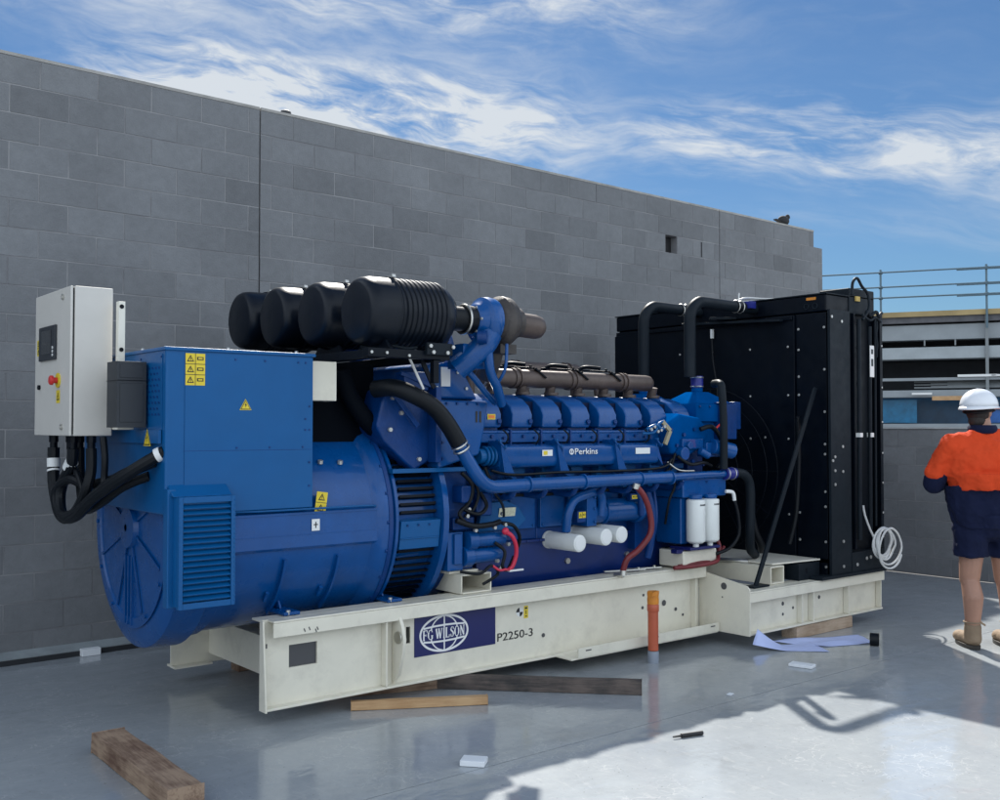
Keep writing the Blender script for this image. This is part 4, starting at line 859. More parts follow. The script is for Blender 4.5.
for x_ in (4.72, 5.13, 5.47):
    b = MB(); b.bar((x_ - .10, 5.66, 2.05), (x_, 5.40, 2.03), .06, .012); b.bar((x_, 5.40, 2.03), (x_ + .07, 5.36, 1.96), .06, .012)
    b.bolts([(x_ - .02, 5.42, 2.04), (x_ + .03, 5.38, 2.01)], (0, 0, 1), .012, .012, 0); b.tube([(x_ - .12, 5.66, 2.02), (x_ - .08, 5.60, 2.07), (x_ - .0, 5.50, 2.06)], .014); b.build('manifold_clamp', 'black', G, bevel=.002)

# fuel pumps, starter and pipework low on the engine side
b = MB(); b.cyl((3.97, 5.12, .90), (4.20, 5.12, .90), .045, 18); b.cyl((3.90, 5.12, .90), (3.97, 5.12, .90), .06, 18); b.cyl((3.95, 5.14, .80), (4.18, 5.14, .80), .05, 18); b.cyl((3.88, 5.14, .80), (3.95, 5.14, .80), .065, 18)
b.box(3.76, 3.88, 5.12, 5.3, .72, .96); b.box(3.80, 3.86, 5.10, 5.12, .76, .95); b.build('starter_motor', 'blue', G, bevel=.006)
for p_ in ((4.18, 5.08, .99), (4.10, 5.09, .975), (4.22, 5.10, .86), (3.93, 5.07, .97), (4.13, 5.10, .76), (3.9, 5.10, 1.10), (3.88, 5.09, 1.06), (4.19, 5.12, 1.055)): b = MB(); b.bolts([p_], (0, -1, 0), .013, .02, 0); b.build('terminal_stud', 'zinc', G)
b = MB(); b.tube([(3.85, 5.10, 1.33), (3.92, 5.08, 1.25), (3.9, 5.08, 1.15), (3.82, 5.08, 1.08), (3.86, 5.07, 1.02)], .012); b.tube([(3.93, 5.10, 1.30), (3.97, 5.08, 1.2), (3.93, 5.08, 1.1), (3.86, 5.08, 1.06)], .010)
b.tube([(4.16, 5.08, 1.0), (4.24, 5.06, .98), (4.31, 5.08, .90), (4.32, 5.12, .82)], .012); b.tube([(4.10, 5.08, .88), (4.16, 5.05, .82), (4.14, 5.05, .73), (4.2, 5.07, .70), (4.26, 5.08, .78)], .011)
b.tube([(3.78, 5.06, 1.04), (3.9, 5.04, 1.00), (4.05, 5.05, 1.0), (4.14, 5.08, 1.01)], .018); b.tube([(3.86, 5.08, 1.1), (3.95, 5.05, 1.07), (4.02, 5.06, 1.12), (4.0, 5.1, 1.2)], .012)
b.build('wiring_loom', 'rubber', G)
b = MB(); b.box(3.97, 4.10, 5.10, 5.25, 1.05, 1.20); b.box(3.84, 3.93, 5.08, 5.2, 1.14, 1.25); b.box(4.12, 4.24, 5.14, 5.25, 1.14, 1.24); b.box(3.80, 3.97, 5.12, 5.25, .97, 1.05); b.build('fuel_pump', 'blued', G, bevel=.012)
b = MB(); b.tube([(4.165, 5.05, .945), (4.20, 5.03, .92), (4.235, 5.03, .86), (4.245, 5.04, .79), (4.225, 5.05, .725), (4.20, 5.06, .70)], .014); b.ell((4.165, 5.05, .95), (.026, .02, .024)); b.tube([(4.06, 5.05, .74), (4.10, 5.03, .71), (4.15, 5.03, .71), (4.2, 5.05, .70)], .008); b.build('battery_cable', 'pink', G)
b = MB(); b.box(4.19, 4.31, 5.04, 5.06, .69, .70); b.build('cable_tray_bit', 'stick', G)
# horizontal spin-on filters
fx = [(4.73, .84, 4.98), (4.98, .865, 4.98), (5.13, .872, 4.98)]
for i, (x_, z_, y_) in enumerate(fx):
    y_ = 4.95
    b = MB(); b.lathe([(0, .045), (.004, .056), (.012, .0585), (.30, .0585), (.302, .061), (.318, .061), (.32, .045)], (x_, y_, z_), (0, 1, 0), 30)
    b.lathe([(-.002, .01), (-.001, .044), (0, .0445)], (x_, y_ - .0005, z_), (0, 1, 0), 30, 1); b.build('oil_filter', ['white', 'stick'], G)
b = MB(); b.box(4.62, 5.22, 5.271, 5.30, .78, .93); b.build('filter_head', 'blued', G, bevel=.01)
# lube pump / gear pump group
b = MB(); b.cyl((4.95, 5.18, 1.02), (5.48, 5.18, 1.02), .085, 24); b.cyl((5.48, 5.18, 1.02), (5.52, 5.18, 1.02), .10, 24); b.cyl((5.52, 5.18, 1.02), (5.60, 5.18, 1.02), .07, 24); b.box(4.93, 5.02, 5.09, 5.25, .93, 1.16)
b.cyl((5.14, 5.18, 1.02), (5.155, 5.18, 1.02), .097, 24); b.bolts([(5.0, 5.09, z_) for z_ in (.96, 1.05, 1.13)], (0, -1, 0), .012, .012, 0); b.build('oil_pump', 'blue', G, bevel=.004)
b = MB(); b.tube([(4.74, 5.10, .91), (4.74, 5.08, 1.03), (4.79, 5.07, 1.12), (4.90, 5.06, 1.155), (5.0, 5.06, 1.17), (5.06, 5.08, 1.12), (5.07, 5.1, 1.0)], .032, 14); b.build('oil_pipe', 'blue', G)
warn(4.86, .99, .065, .042, 5.10, G, 1, 2, tri=True); warn(5.37, 1.10, .06, .028, 5.085, G, 1, 1, tri=False)
b = MB(); b.box(4.848, 4.94, 5.101, 5.15, .96, 1.04); b.build('sensor_housing', 'blued', G, bevel=.004)
b = MB(); b.box(5.36, 5.44, 5.087, 5.13, 1.09, 1.14); b.build('sensor_housing', 'blued', G, bevel=.004)
b = MB(); b.tube([(5.42, 5.10, 1.2), (5.45, 5.08, 1.1), (5.47, 5.09, .98)], .022); b.tube([(5.55, 5.12, 1.18), (5.60, 5.10, 1.0), (5.61, 5.12, .8), (5.60, 5.15, .66)], .028); b.tube([(5.66, 5.14, 1.15), (5.64, 5.1, .95), (5.62, 5.13, .72)], .016); b.box(5.52, 5.66, 5.20, 5.28, .72, 1.14); b.build('breather_pipes', 'blued', G)
b = MB(); b.tube([(5.235, 4.91, 1.20), (5.30, 4.90, 1.13), (5.36, 4.90, 1.0), (5.36, 4.90, .87), (5.27, 4.93, .76), (5.19, 4.96, .70), (5.17, 4.98, .62)], .021, 14); b.build('drain_hose', 'redhose', G)
b = MB(); b.cyl((5.17, 4.98, .62), (5.17, 4.98, .585), .022, 12); b.cyl((5.17, 4.98, .585), (5.17, 5.06, .578), .015, 10); b.build('hose_union', 'steel', G); b = MB(); b.cyl((5.23, 4.92, 1.19), (5.235, 4.91, 1.225), .028, 12); b.build('hose_union', 'steel', G)
b = MB()
for x_ in (5.25, 5.42): b.obox((x_ + .1, 5.14, .588), (.16, -.05, 0), (.0045, .012, 0), (0, 0, .004)); b.cyl((x_ + .2, 5.10, .585), (x_ + .2, 5.10, .605), .01, 8)
b.build('loose_straps', 'steel', G)
# vertical fuel filters on the front corner
b = MB(); b.box(5.78, 6.28, 4.96, 5.3, 1.095, 1.235); b.cyl((5.90, 4.95, 1.082), (5.90, 4.95, 1.12), .055, 20); b.cyl((6.07, 4.95, 1.082), (6.07, 4.95, 1.12), .055, 20); b.box(5.80, 6.20, 5.0, 5.25, .75, 1.094); b.build('fuel_filter_head', 'blue', G, bevel=.012)
for x_ in (5.885, 6.045):
    b = MB(); b.lathe([(-.325, .02), (-.324, .045), (-.31, .066), (-.30, .070), (-.01, .070), (-.004, .066), (0, .05)], (x_, 4.93, 1.085), (0, 0, 1), 30); o = b.build('fuel_filter', 'white', G)
    b = MB(); b.cyl((x_, 4.93, .759), (x_, 4.93, .735), .022, 12); b.build('drain_cap', 'stick', o)
    b = MB()
    for k, a_ in enumerate((-60, -52, -44, -36, -28, -20)):
        aa = rad(a_ + (-90 + 40)); b.obox((x_ + .0705 * math.cos(aa), 4.93 + .0705 * math.sin(aa), 1.045), Vector((-math.sin(aa), math.cos(aa), 0)) * .0032, Vector((math.cos(aa), math.sin(aa), 0)) * .0006, (0, 0, .006))
    b.build('filter_print', 'grey', o)
b = MB(); b.box(5.78, 6.16, 4.96, 5.2, .585, .705); b.build('filter_bracket', 'cream', G, bevel=.01)
b = MB(); b.box(5.79, 6.13, 4.90, 5.1, .715, .735); b.box(5.72, 5.80, 4.97, 5.03, .69, .72); b.build('filter_tray', 'navy', G, bevel=.004)
b = MB(); b.tube([(5.70, 4.98, .59), (5.9, 4.93, .595), (6.1, 4.92, .61), (6.2, 4.98, .64), (6.24, 5.0, .72), (6.22, 5.05, .82)], .016); b.tube([(5.75, 4.98, .60), (5.95, 4.96, .61), (6.15, 4.98, .62), (6.3, 5.0, .7)], .012); b.build('fuel_hose', 'redhose', G)
b = MB(); b.tube([(6.22, 4.92, 1.13), (6.28, 4.9, 1.12), (6.30, 4.9, 1.06)], .014, mi=1); b.tube([(6.30, 4.9, 1.06), (6.33, 4.89, .95), (6.35, 4.9, .80), (6.28, 4.93, .70), (6.15, 4.96, .66)], .013); b.build('fuel_line', ['rubber', 'stick'], G)

# front end: gear case, thermostat housing, pumps
b = MB(); b.box(6.12, 6.30, 5.2, 6.26, .7, 1.62); b.cyl((6.30, CY, 1.05), (6.42, CY, 1.05), .28, 32); b.cyl((6.42, CY, 1.05), (6.46, CY, 1.05), .2, 32); b.build('gear_case', 'blued', G, bevel=.015)
b = MB(); b.prism([(5.72, 1.635), (5.86, 1.72), (6.10, 1.69), (6.20, 1.60), (6.20, 1.54), (6.10, 1.45), (5.98, 1.40), (5.78, 1.41), (5.74, 1.50)], 1, 5.06, 5.30); b.build('gear_cover', 'bluem', G, bevel=.03, seg=3)
b = MB(); b.box(5.86, 6.10, 5.03, 5.07, 1.45, 1.53); b.cyl((5.92, 5.04, 1.48), (5.92, 5.0, 1.48), .03, 12); b.cyl((6.02, 5.0, 1.44), (6.10, 4.98, 1.40), .03, 14); b.cyl((5.86, 5.06, 1.42), (5.86, 5.0, 1.42), .05, 16); b.box(6.1, 6.28, 5.0, 5.1, 1.39, 1.50); b.cyl((6.16, 5.0, 1.47), (6.36, 4.96, 1.43), .06, 18); b.build('water_pump', 'blue', G, bevel=.008)
b = MB(); b.bar((5.66, 5.05, 1.655), (5.73, 5.04, 1.59), .03, .02, (0, 1, 0)); b.bar((5.73, 5.04, 1.59), (5.68, 5.045, 1.49), .03, .02, (0, 1, 0)); b.build('gasket_plate', mat('buff_gasket', (.33, .29, .19), .7), G)
b = MB(); b.tube([(5.50, 5.06, 1.60), (5.58, 5.04, 1.63), (5.64, 5.04, 1.60), (5.70, 5.05, 1.64)], .012); b.tube([(5.48, 5.08, 1.57), (5.56, 5.04, 1.58), (5.62, 5.05, 1.64), (5.68, 5.05, 1.66)], .010)
b.bolts([(5.52 + .035 * k, 5.04, 1.60 + .02 * math.sin(k * 2)) for k in range(5)], (0, -1, 0), .012, .015); b.build('sensor_loom', ['blue2', 'zinc'], G)
def pyramid(x0, x1, y0, y1, z0, z1, k, mb, mi=0):
    cx, cy = (x0 + x1) / 2, (y0 + y1) / 2; a, c = (x1 - x0) / 2 * k, (y1 - y0) / 2 * k
    mb.add([(x0, y0, z0), (x1, y0, z0), (x1, y1, z0), (x0, y1, z0), (cx - a, cy - c, z1), (cx + a, cy - c, z1), (cx + a, cy + c, z1), (cx - a, cy + c, z1)],
           [(0, 3, 2, 1), (4, 5, 6, 7), (0, 1, 5, 4), (1, 2, 6, 5), (2, 3, 7, 6), (3, 0, 4, 7)], mi)
for yy in (5.40, 5.98):
    b = MB(); b.box(6.22, 6.72, yy - .2, yy + .2, 1.66, 1.80); pyramid(6.24, 6.70, yy - .19, yy + .19, 1.801, 1.90, .32, b); b.cyl((6.47, yy, 1.9), (6.47, yy, 1.96), .045, 20); b.box(6.30, 6.64, yy - .16, yy + .16, 1.40, 1.66)
    b.bolts([(x_, yy - .2, 1.78) for x_ in (6.26, 6.38, 6.56, 6.68)], (0, -1, 0), .012, .012); b.build('thermostat_housing', ['bluem', 'blued'], G, bevel=.01)
    b = MB(); b.cyl((6.47, yy, 1.935), (6.47, yy, 2.03), .050, 24); b.torus((6.47, yy, 1.945), (0, 0, 1), .050, .006, 24, 6, 1); b.torus((6.47, yy, 2.018), (0, 0, 1), .050, .006, 24, 6, 1); b.build('hose_coupling', ['clampb', 'steel'], G)
b = MB(); b.box(6.48, 6.62, 5.12, 5.34, 1.52, 1.80); b.box(6.46, 6.6, 5.16, 5.3, 1.801, 1.815); b.box(6.62, 6.70, 5.14, 5.2, 1.60, 1.82); b.build('header_box', 'blued', G, bevel=.01)
b = MB(); b.tube([(6.30, 5.08, 1.60), (6.34, 5.06, 1.64), (6.40, 5.05, 1.66), (6.40, 5.07, 1.60), (6.41, 5.08, 1.52)], .008); b.build('sensor_lead', 'red', G)
b = MB(); b.ell((6.33, 5.03, 1.54), (.035, .015, .018), 8, 6); b.build('sensor_plug', 'stick', G)
b = MB(); b.tube([(6.20, 4.92, 1.30), (6.19, 4.91, 1.6), (6.185, 4.92, 1.88), (6.20, 4.95, 1.945), (6.25, 5.05, 1.95)], .030, 14); b.build('vent_pipe', 'blackg', G)
b = MB(); b.cyl((6.24, 4.95, 1.262), (6.36, 4.95, 1.262), .045, 20); b.torus((6.26, 4.95, 1.262), (1, 0, 0), .045, .005, 24, 6, 1); b.torus((6.335, 4.95, 1.262), (1, 0, 0), .045, .005, 24, 6, 1); b.build('hose_coupling', ['clampb', 'steel'], G)
b = MB(); b.tube([(6.34, 4.95, 1.27), (6.46, 4.93, 1.25), (6.53, 4.93, 1.16), (6.535, 4.93, .95), (6.54, 4.94, .76), (6.60, 4.98, .66), (6.75, 5.05, .60)], .036, 16); b.build('coolant_pipe', 'blackg', G)
b = MB(); b.tube([(6.7, 5.05, .95), (6.72, 5.03, .8), (6.80, 5.03, .68), (6.9, 5.1, .62)], .03, 12); b.build('lower_hose', 'rubber', G)
# big coolant pipes rising to the radiator top tank
for yy, zt in ((5.38, 2.635), (5.98, 2.66)):
    b = MB(); x_ = 6.36 if yy < 5.5 else 6.47; R = .16; pts = [(x_, yy, 2.02), (x_, yy, 2.2), (x_, yy, 2.40), (x_, yy, zt - R)]
    pts += [(x_ + R - R * math.cos(rad(a)), yy, zt - R + R * math.sin(rad(a))) for a in (15, 30, 45, 60, 75)] + [(x_ + R, yy, zt), (x_ + .4, yy, zt - .003), (7.22, yy, zt - .008)]
    b.tube(pts, .047, 18, sub=3); b.build('coolant_riser', 'blackg', G)
    b = MB(); b.cyl((6.93, yy, zt - .004), (7.02, yy, zt - .005), .050, 20); b.torus((6.945, yy, zt - .004), (1, 0, 0), .050, .006, 24, 6, 1); b.torus((7.005, yy, zt - .004), (1, 0, 0), .050, .006, 24, 6, 1); b.build('hose_coupling', ['rubber', 'steel'], G)
b = MB(); b.tube([(7.13, 5.78, 2.40), (7.12, 5.76, 2.2), (7.10, 5.70, 1.95), (7.0, 5.62, 1.75)], .009); b.box(7.12, 7.145, 5.77, 5.79, 2.40, 2.48, 1); b.build('level_lead', ['rubber', 'stick'], G)


# --- small fittings that crowd the engine side
rnd_ = random.Random(4)
for k in range(8):
    x_ = 4.10 + k * .268
    b = MB(); b.tube([(x_ + .10, 5.145, 1.50), (x_ + .12, 5.11, 1.515), (x_ + .12, 5.09, 1.56), (x_ + .10, 5.12, 1.60)], .006, 8); b.build('injector_pipe', 'blackg', G)
    b = MB(); b.cyl((x_ + .03, 5.15, 1.555), (x_ + .03, 5.135, 1.555), .012, 6); b.build('head_bolt', 'blued', G)
    b = MB(); b.cyl((x_ + .13, 5.15, 1.545), (x_ + .13, 5.135, 1.545), .010, 6); b.build('head_bolt', 'blued', G)
    b = MB(); b.box(x_ - .02, x_ + .09, 5.20, 5.279, 1.30, 1.34); b.build('block_rib', 'blue2', G, bevel=.004)
    b = MB(); b.cyl((x_ + .16, 5.28, 1.24), (x_ + .16, 5.235, 1.24), .028, 14); b.build('core_plug', 'blue', G)
for x_ in (4.3, 4.9, 5.5, 5.9):
    b = MB(); b.cyl((x_, 5.272, .68), (x_, 5.25, .68), .022, 6); b.build('drain_plug', 'steel', G)
cable([(4.02, 5.08, 1.36), (4.12, 5.07, 1.20), (4.4, 5.17, 1.165), (4.9, 5.175, 1.16), (5.3, 5.17, 1.17), (5.62, 5.10, 1.18), (5.74, 5.06, 1.3), (5.80, 5.05, 1.42)], .011, 'rubber', G, 8, 'wiring_loom')
cable([(4.05, 5.05, 1.34), (4.2, 5.01, 1.31), (4.6, 5.01, 1.315), (5.1, 5.01, 1.31), (5.6, 5.02, 1.32), (5.75, 5.04, 1.38)], .009, 'rubber', G, 8, 'wiring_loom')
cable([(3.82, 5.07, .72), (3.95, 5.04, .70), (4.05, 5.05, .74), (4.12, 5.07, .68), (4.02, 5.1, .62)], .010, 'rubber', G, 8, 'wiring_loom')
cable([(4.06, 5.06, 1.22), (4.14, 5.05, 1.12), (4.16, 5.06, 1.04)], .009, 'blackg', G, 8, 'wiring_loom')
cable([(5.70, 5.05, 1.30), (5.76, 5.02, 1.2), (5.72, 5.04, 1.08), (5.74, 5.1, .9)], .010, 'rubber', G, 8, 'wiring_loom')
cable([(6.05, 5.02, 1.60), (6.14, 4.99, 1.62), (6.24, 5.0, 1.56), (6.33, 5.02, 1.46), (6.36, 5.04, 1.36), (6.30, 5.06, 1.30)], .018, 'rubber', G, 10, 'coolant_hose')
cable([(5.80, 5.03, 1.40), (5.9, 4.99, 1.34), (6.05, 4.99, 1.35), (6.15, 5.0, 1.32)], .013, 'rubber', G, 10, 'wiring_loom')
cable([(5.70, 5.04, 1.36), (5.78, 5.0, 1.30), (5.95, 5.0, 1.29)], .007, 'steel', G, 8, 'fuel_line')
for x_, z_, r_ in ((5.90, 1.56, .016), (6.02, 1.60, .014), (5.82, 1.48, .014), (6.08, 1.52, .012), (6.0, 1.36, .016), (6.12, 1.33, .012), (5.76, 1.60, .012)):
    b = MB(); b.cyl((x_, 5.058, z_), (x_, 5.045, z_), r_, 6); b.build('cover_bolt', 'blued', G)
for k in range(36):
    pass
b = MB(); b.lathe([(0, .66), (.02, .668), (.03, .66)], (3.30, CY, 1.055), (1, 0, 0), 64)
b.bolts([(3.735, CY + .625 * math.cos(rad(a)), 1.055 + .625 * math.sin(rad(a))) for a in range(0, 360, 12)], (1, 0, 0), .013, .016, 0)
b.bolts([(3.30, CY + .648 * math.cos(rad(a)), 1.055 + .648 * math.sin(rad(a))) for a in range(0, 360, 15)], (-1, 0, 0), .013, .014, 0); b.build('bolted_flange', 'blued', G)
b = MB(); b.tube([(2.30, 5.10, 1.165), (2.5, 5.085, 1.16), (3.1, 5.085, 1.16), (3.22, 5.10, 1.155)], .006, 8); b.build('conduit', 'blue2', G)
for z_ in (1.46, 1.56, 1.66, 1.74):
    b = MB(); b.cyl((3.685, 5.08, z_ - .04), (3.685, 5.068, z_ - .04), .010, 6); b.build('casing_bolt', 'blued', co)
for x_ in (3.72, 3.80, 3.88, 3.96):
    b = MB(); b.cyl((x_, 5.08, 1.762), (x_, 5.068, 1.762), .009, 6); b.build('casing_bolt', 'blued', co)
b = MB(); b.box(3.62, 3.66, 5.05, 5.14, 1.40, 1.86); b.build('casing_flange', 'blued', co, bevel=.004)
for x_, z_ in ((3.36, 1.79), (3.42, 1.70), (3.34, 1.60), (3.55, 1.42)):
    b = MB(); b.cyl((x_, 5.14, z_), (x_, 5.122, z_), .014, 6); b.build('casing_bolt', 'zinc', G)
b = MB(); b.bar((3.30, 5.12, 1.88), (3.52, 5.10, 1.62), .035, .02, (0, 1, 0)); b.bar((3.40, 5.11, 1.94), (3.64, 5.09, 1.86), .03, .02, (0, 1, 0)); b.box(3.42, 3.60, 5.10, 5.2, 1.84, 1.95); b.build('hose_bracket', 'blued', G, bevel=.006)
# --- radiator
RX0, RX1, RY0, RY1 = 7.17, 7.93, 4.66, 7.02
b = MB(); b.box(RX0 + .05, RX1 - .03, RY0 + .12, RY1 - .02, .53, 2.55); b.box(RX0 + .02, RX1, RY0 + .02, RY1, .416, .529); rd = b.build('radiator', 'black', G, bevel=.006)
b = MB(); b.box(RX0, RX0 + .049, RY0 + .30, RY1 - .45, .56, 2.54); b.box(RX0 - .02, RX0 - .001, RY0 + .31, RY1 - .46, 2.50, 2.53)
b.bolts([(RX0, y_, z_) for y_ in (5.02, 5.4, 5.8, 6.18) for z_ in (2.28, 1.88, 1.52, 1.2, .9)] + [(RX0, y_, 1.53) for y_ in (5.25, 5.6, 6.0)], (-1, 0, 0), .011, .008)
b.build('fan_shroud', ['black', 'zinc'], rd, bevel=.004)
b = MB(); b.box(RX0 + .02, RX0 + .049, RY0 + .012, RY0 + .295, .56, 2.54); b.bolts([(RX0 + .02, y_, z_) for y_, zs in ((4.93, (2.42, 2.25, 2.03, 1.88, 1.55, 1.48, 1.2, .92, .7)), (4.69, (2.42, 2.08, 1.74, 1.48, 1.40, 1.10, .98, .7, .5))) for z_ in zs], (-1, 0, 0), .012, .008); b.build('side_panel', ['black', 'zinc'], rd, bevel=.003)
b = MB(); b.box(RX0 + .02, RX0 + .049, RY1 - .445, RY1 - .01, .56, 2.54); b.box(RX0 - .02, RX0 + .019, RY1 - .445, RY1 - .03, 1.2, 2.50); b.build('side_panel', 'black', rd, bevel=.003)
b = MB(); b.prism([(RY0 + .02, 2.551), (RY0 + .02, 2.69), (RY1, 2.69), (RY1, 2.551)], 0, RX0 + .03, RX1 - .06); tk = b.build('top_tank', 'black', rd, bevel=.012)
b = MB(); b.box(RX0 + .02, RX1 - .05, RY0 + .01, RY1 + .01, 2.691, 2.70); b.build('tank_flange', 'blackg', tk)
b = MB()
for y_ in (4.80, 4.72): b.torus((RX0 + .028, y_ + .06, 2.60), (1, 0, 0), .022, .005, 18, 6)
b.box(RX0 + .026, RX0 + .0295, 4.77, 4.86, 2.65, 2.672, 1); b.build('tank_plugs', ['blackg', 'tape'], tk)
b = MB(); b.box(7.52, 7.90, 4.67, 4.95, 2.55, 2.765) ; b.build('tank_end', 'blackg', rd, bevel=.01)
b = MB(); b.tube([(7.50, 4.63, 2.70), (7.51, 4.63, 2.80), (7.56, 4.62, 2.84), (7.63, 4.62, 2.78), (7.72, 4.62, 2.72), (7.70, 4.60, 2.60), (7.60, 4.60, 2.50)], .012); b.build('overflow_pipe', 'blackg', rd)
b = MB(); b.box(7.60, 7.66, 4.655, 4.668, 2.66, 2.70); b.build('tank_tag', mat('dull_yellow', (.5, .36, .1), .6), rd)
# near side: post, recess, channels
b = MB(); b.box(RX0, 7.455, 4.625, 4.648, .43, 2.56); b.bolts([(7.33, 4.625, z_) for z_ in (2.47, 1.46, 1.26, .70, .50)] + [(7.19, 4.625, z_) for z_ in (2.50, 1.35)] + [(7.22, 4.625, z_) for z_ in (1.38, 1.27, 1.16)], (0, -1, 0), .013, .008)
b.box(RX0 + .004, 7.452, 4.6235, 4.6248, 1.395, 1.400, 0); b.build('side_post', ['blackg', 'zinc'], rd, bevel=.003)
b = MB(); b.box(7.46, 7.93, 4.70, 4.74, .43, 2.55); b.box(7.905, 7.945, 4.625, 4.699, .43, 2.56); b.box(7.52, 7.54, 4.63, 4.699, .62, 2.55)
b.bolts([(7.505, 4.70, z_) for z_ in (2.46, 2.2, 1.95, 1.66, 1.44, 1.2, .95, .7, .5)], (0, -1, 0), .012, .008)
b.bolts([(x_, 4.625, z_) for x_ in (7.925,) for z_ in (2.3, 1.95, 1.66, 1.4, 1.15, .9, .7)], (0, -1, 0), .010, .008); b.bolts([(7.68, 4.70, z_) for z_ in (2.48, 2.28, 1.98, 1.66, 1.42, 1.2, .95, .70)], (0, -1, 0), .011, .008)
b.build('side_channel', ['black', 'zinc'], rd, bevel=.003)
b = MB(); b.box(7.45, 7.94, 4.62, 4.70, .43, .60); b.box(7.00, 7.94, 4.60, 4.72, .4165, .44); b.bolts([(7.66, 4.62, .54), (7.72, 4.62, .545), (7.52, 4.62, .50)], (0, -1, 0), .016, .008); b.build('foot_rail', ['blackg', 'zinc'], rd, bevel=.003)
b = MB(); b.box(6.86, 7.14, 4.72, 5.2, .416, .545); b.box(6.95, 6.975, 4.7185, 4.7198, .47, .51, 1); b.build('radiator_foot', ['blackg', 'black'], rd, bevel=.004)
b = MB(); b.cyl((7.545, 4.60, 2.50), (7.535, 4.60, .70), .017, 12); b.cyl((7.705, 4.60, 2.45), (7.69, 4.60, .74), .017, 12); b.cyl((7.79, 4.60, 2.52), (7.775, 4.60, .80), .010, 10); b.box(7.52, 7.56, 4.58, 4.62, 1.535, 1.57, 1); b.box(7.685, 7.725, 4.58, 4.62, 1.535, 1.57, 1); b.build('drain_pipe', ['blackg', 'stick'], rd)
b = MB(); b.box(7.675, 7.735, 4.578, 4.583, 2.03, 2.29); b.box(7.69, 7.72, 4.5765, 4.5775, 2.22, 2.26, 1); b.box(7.69, 7.72, 4.5765, 4.5775, 2.12, 2.18, 1); b.build('pipe_label', ['stick', 'grey'], rd)
random.seed(3)
b = MB()
pts = [(7.66 + .035 * k, 4.60 + .01 * math.sin(k), 2.56 + .02 * math.sin(k * 2.1)) for k in range(8)]
b.tube(pts, .014, 8); pts = [(7.80 + .008 * math.sin(k * 2), 4.595, 2.50 - k * .05) for k in range(7)]; b.tube(pts, .012, 8)
b.tube([(7.60, 4.6, 2.54), (7.7, 4.59, 2.50), (7.78, 4.59, 2.53), (7.88, 4.6, 2.50)], .010, 8); b.build('cable_loom', 'blackg', rd)
# fan guard ring low down in front of the shroud
b = MB(); b.torus((7.10, 5.78, 1.25), (1, 0, 0), .70, .005, 48, 8)
for R in (.15, .3, .45, .6): b.torus((7.09, 5.78, 1.25), (1, 0, 0), R, .005, 40, 6)
for k in range(12): a = rad(30 * k); b.cyl((7.095, 5.78 + .1 * math.cos(a), 1.25 + .1 * math.sin(a)), (7.10, 5.78 + .70 * math.cos(a), 1.25 + .70 * math.sin(a)), .004, 6)
b.build('fan_guard', 'black', rd)
b = MB(); b.prism([(4.70, 2.50), (4.71, 2.52), (5.0, 2.52), (5.0, 2.50)], 0, 7.1, 7.165) if 0 else b.bar((7.12, 5.05, 2.50), (7.12, 6.1, 2.545), .05, .02); b.bar((7.0, 5.70, 2.56), (7.17, 5.55, 2.56), .05, .02); b.build('shroud_bracket', 'blackg', rd, bevel=.002)
b = MB(); b.bar((7.05, 5.9, 2.715), (7.75, 4.70, 2.712), .01, .01); b.tube([(7.1, 5.5, 2.70), (7.13, 5.4, 2.72), (7.3, 5.3, 2.715), (7.6, 5.0, 2.71)], .008); b.box(7.05, 7.12, 5.30, 5.42, 2.62, 2.68, 1); b.tube([(7.3, 5.62, 2.72), (7.31, 5.62, 2.80)], .006); b.build('tank_wiring', ['hose', 'clampb'], rd)
# diagonal brace
b = MB(); b.bar((6.335, 4.735, .416), (7.13, 4.735, 1.93), .040, .008, (0, 1, 0)); b.bar((6.352, 4.752, .42), (7.147, 4.752, 1.93), .006, .04, (0, 1, 0)); b.box(6.27, 6.46, 4.70, 4.79, .416, .43); br = b.build('radiator_brace', 'blackg', G, bevel=.003)
b = MB(); b.tube([(6.98, 4.80, 1.70), (7.02, 4.82, 1.5), (7.04, 4.84, 1.2), (7.03, 4.86, .9), (7.0, 4.9, .68)], .018); b.build('brace_cable', 'rubber', G)
b = MB(); b.tube([(6.60, 5.6, .62), (6.55, 5.5, .55), (6.52, 5.2, .56), (6.6, 5.0, .56)], .02); b.build('earth_strap', 'steel', G)

# --- sign on the skid
b = MB(); b.box(3.495, 4.120, 5.0965, 5.0995, .232, .476); sg = b.build('maker_sign', 'navy', G)
b = MB(); cx, cz, rx, rz = 3.716, .354, .186, .113; y0, y1 = 5.0962, 5.0945
strip(b, arc(cx, cz, rx - .007, rz - .006, 0, 354, 60), .013, y0, y1, closed=True)
def ell_z(f, x): return rz * math.sqrt(max(0, 1 - (x / (rx * f)) ** 2))
for sgn in (1, -1):
    hb = .047
    strip(b, [(cx - .155, cz + sgn * (hb - .006)), (cx - .08, cz + sgn * hb), (cx, cz + sgn * (hb + .002)), (cx + .08, cz + sgn * hb), (cx + .155, cz + sgn * (hb - .006))], .011, y0, y1)
    strip(b, [(cx, cz + sgn * (hb - .014)), (cx, cz + sgn * (rz - .012))], .009, y0 - .0002, y1 - .0002)
    for f in (-.56, .56):
        pts = []
        for k in range(8):
            a = rad(22 + (80 - 22) * k / 7); pts.append((cx + rx * f * math.cos(a), cz + sgn * (rz - .010) * math.sin(a)))
        strip(b, [(pts[0][0], pts[0][1] - sgn * .012)] + pts, .008, y0 - .0004, y1 - .0004)
b.build('globe_emblem', 'signw', sg)
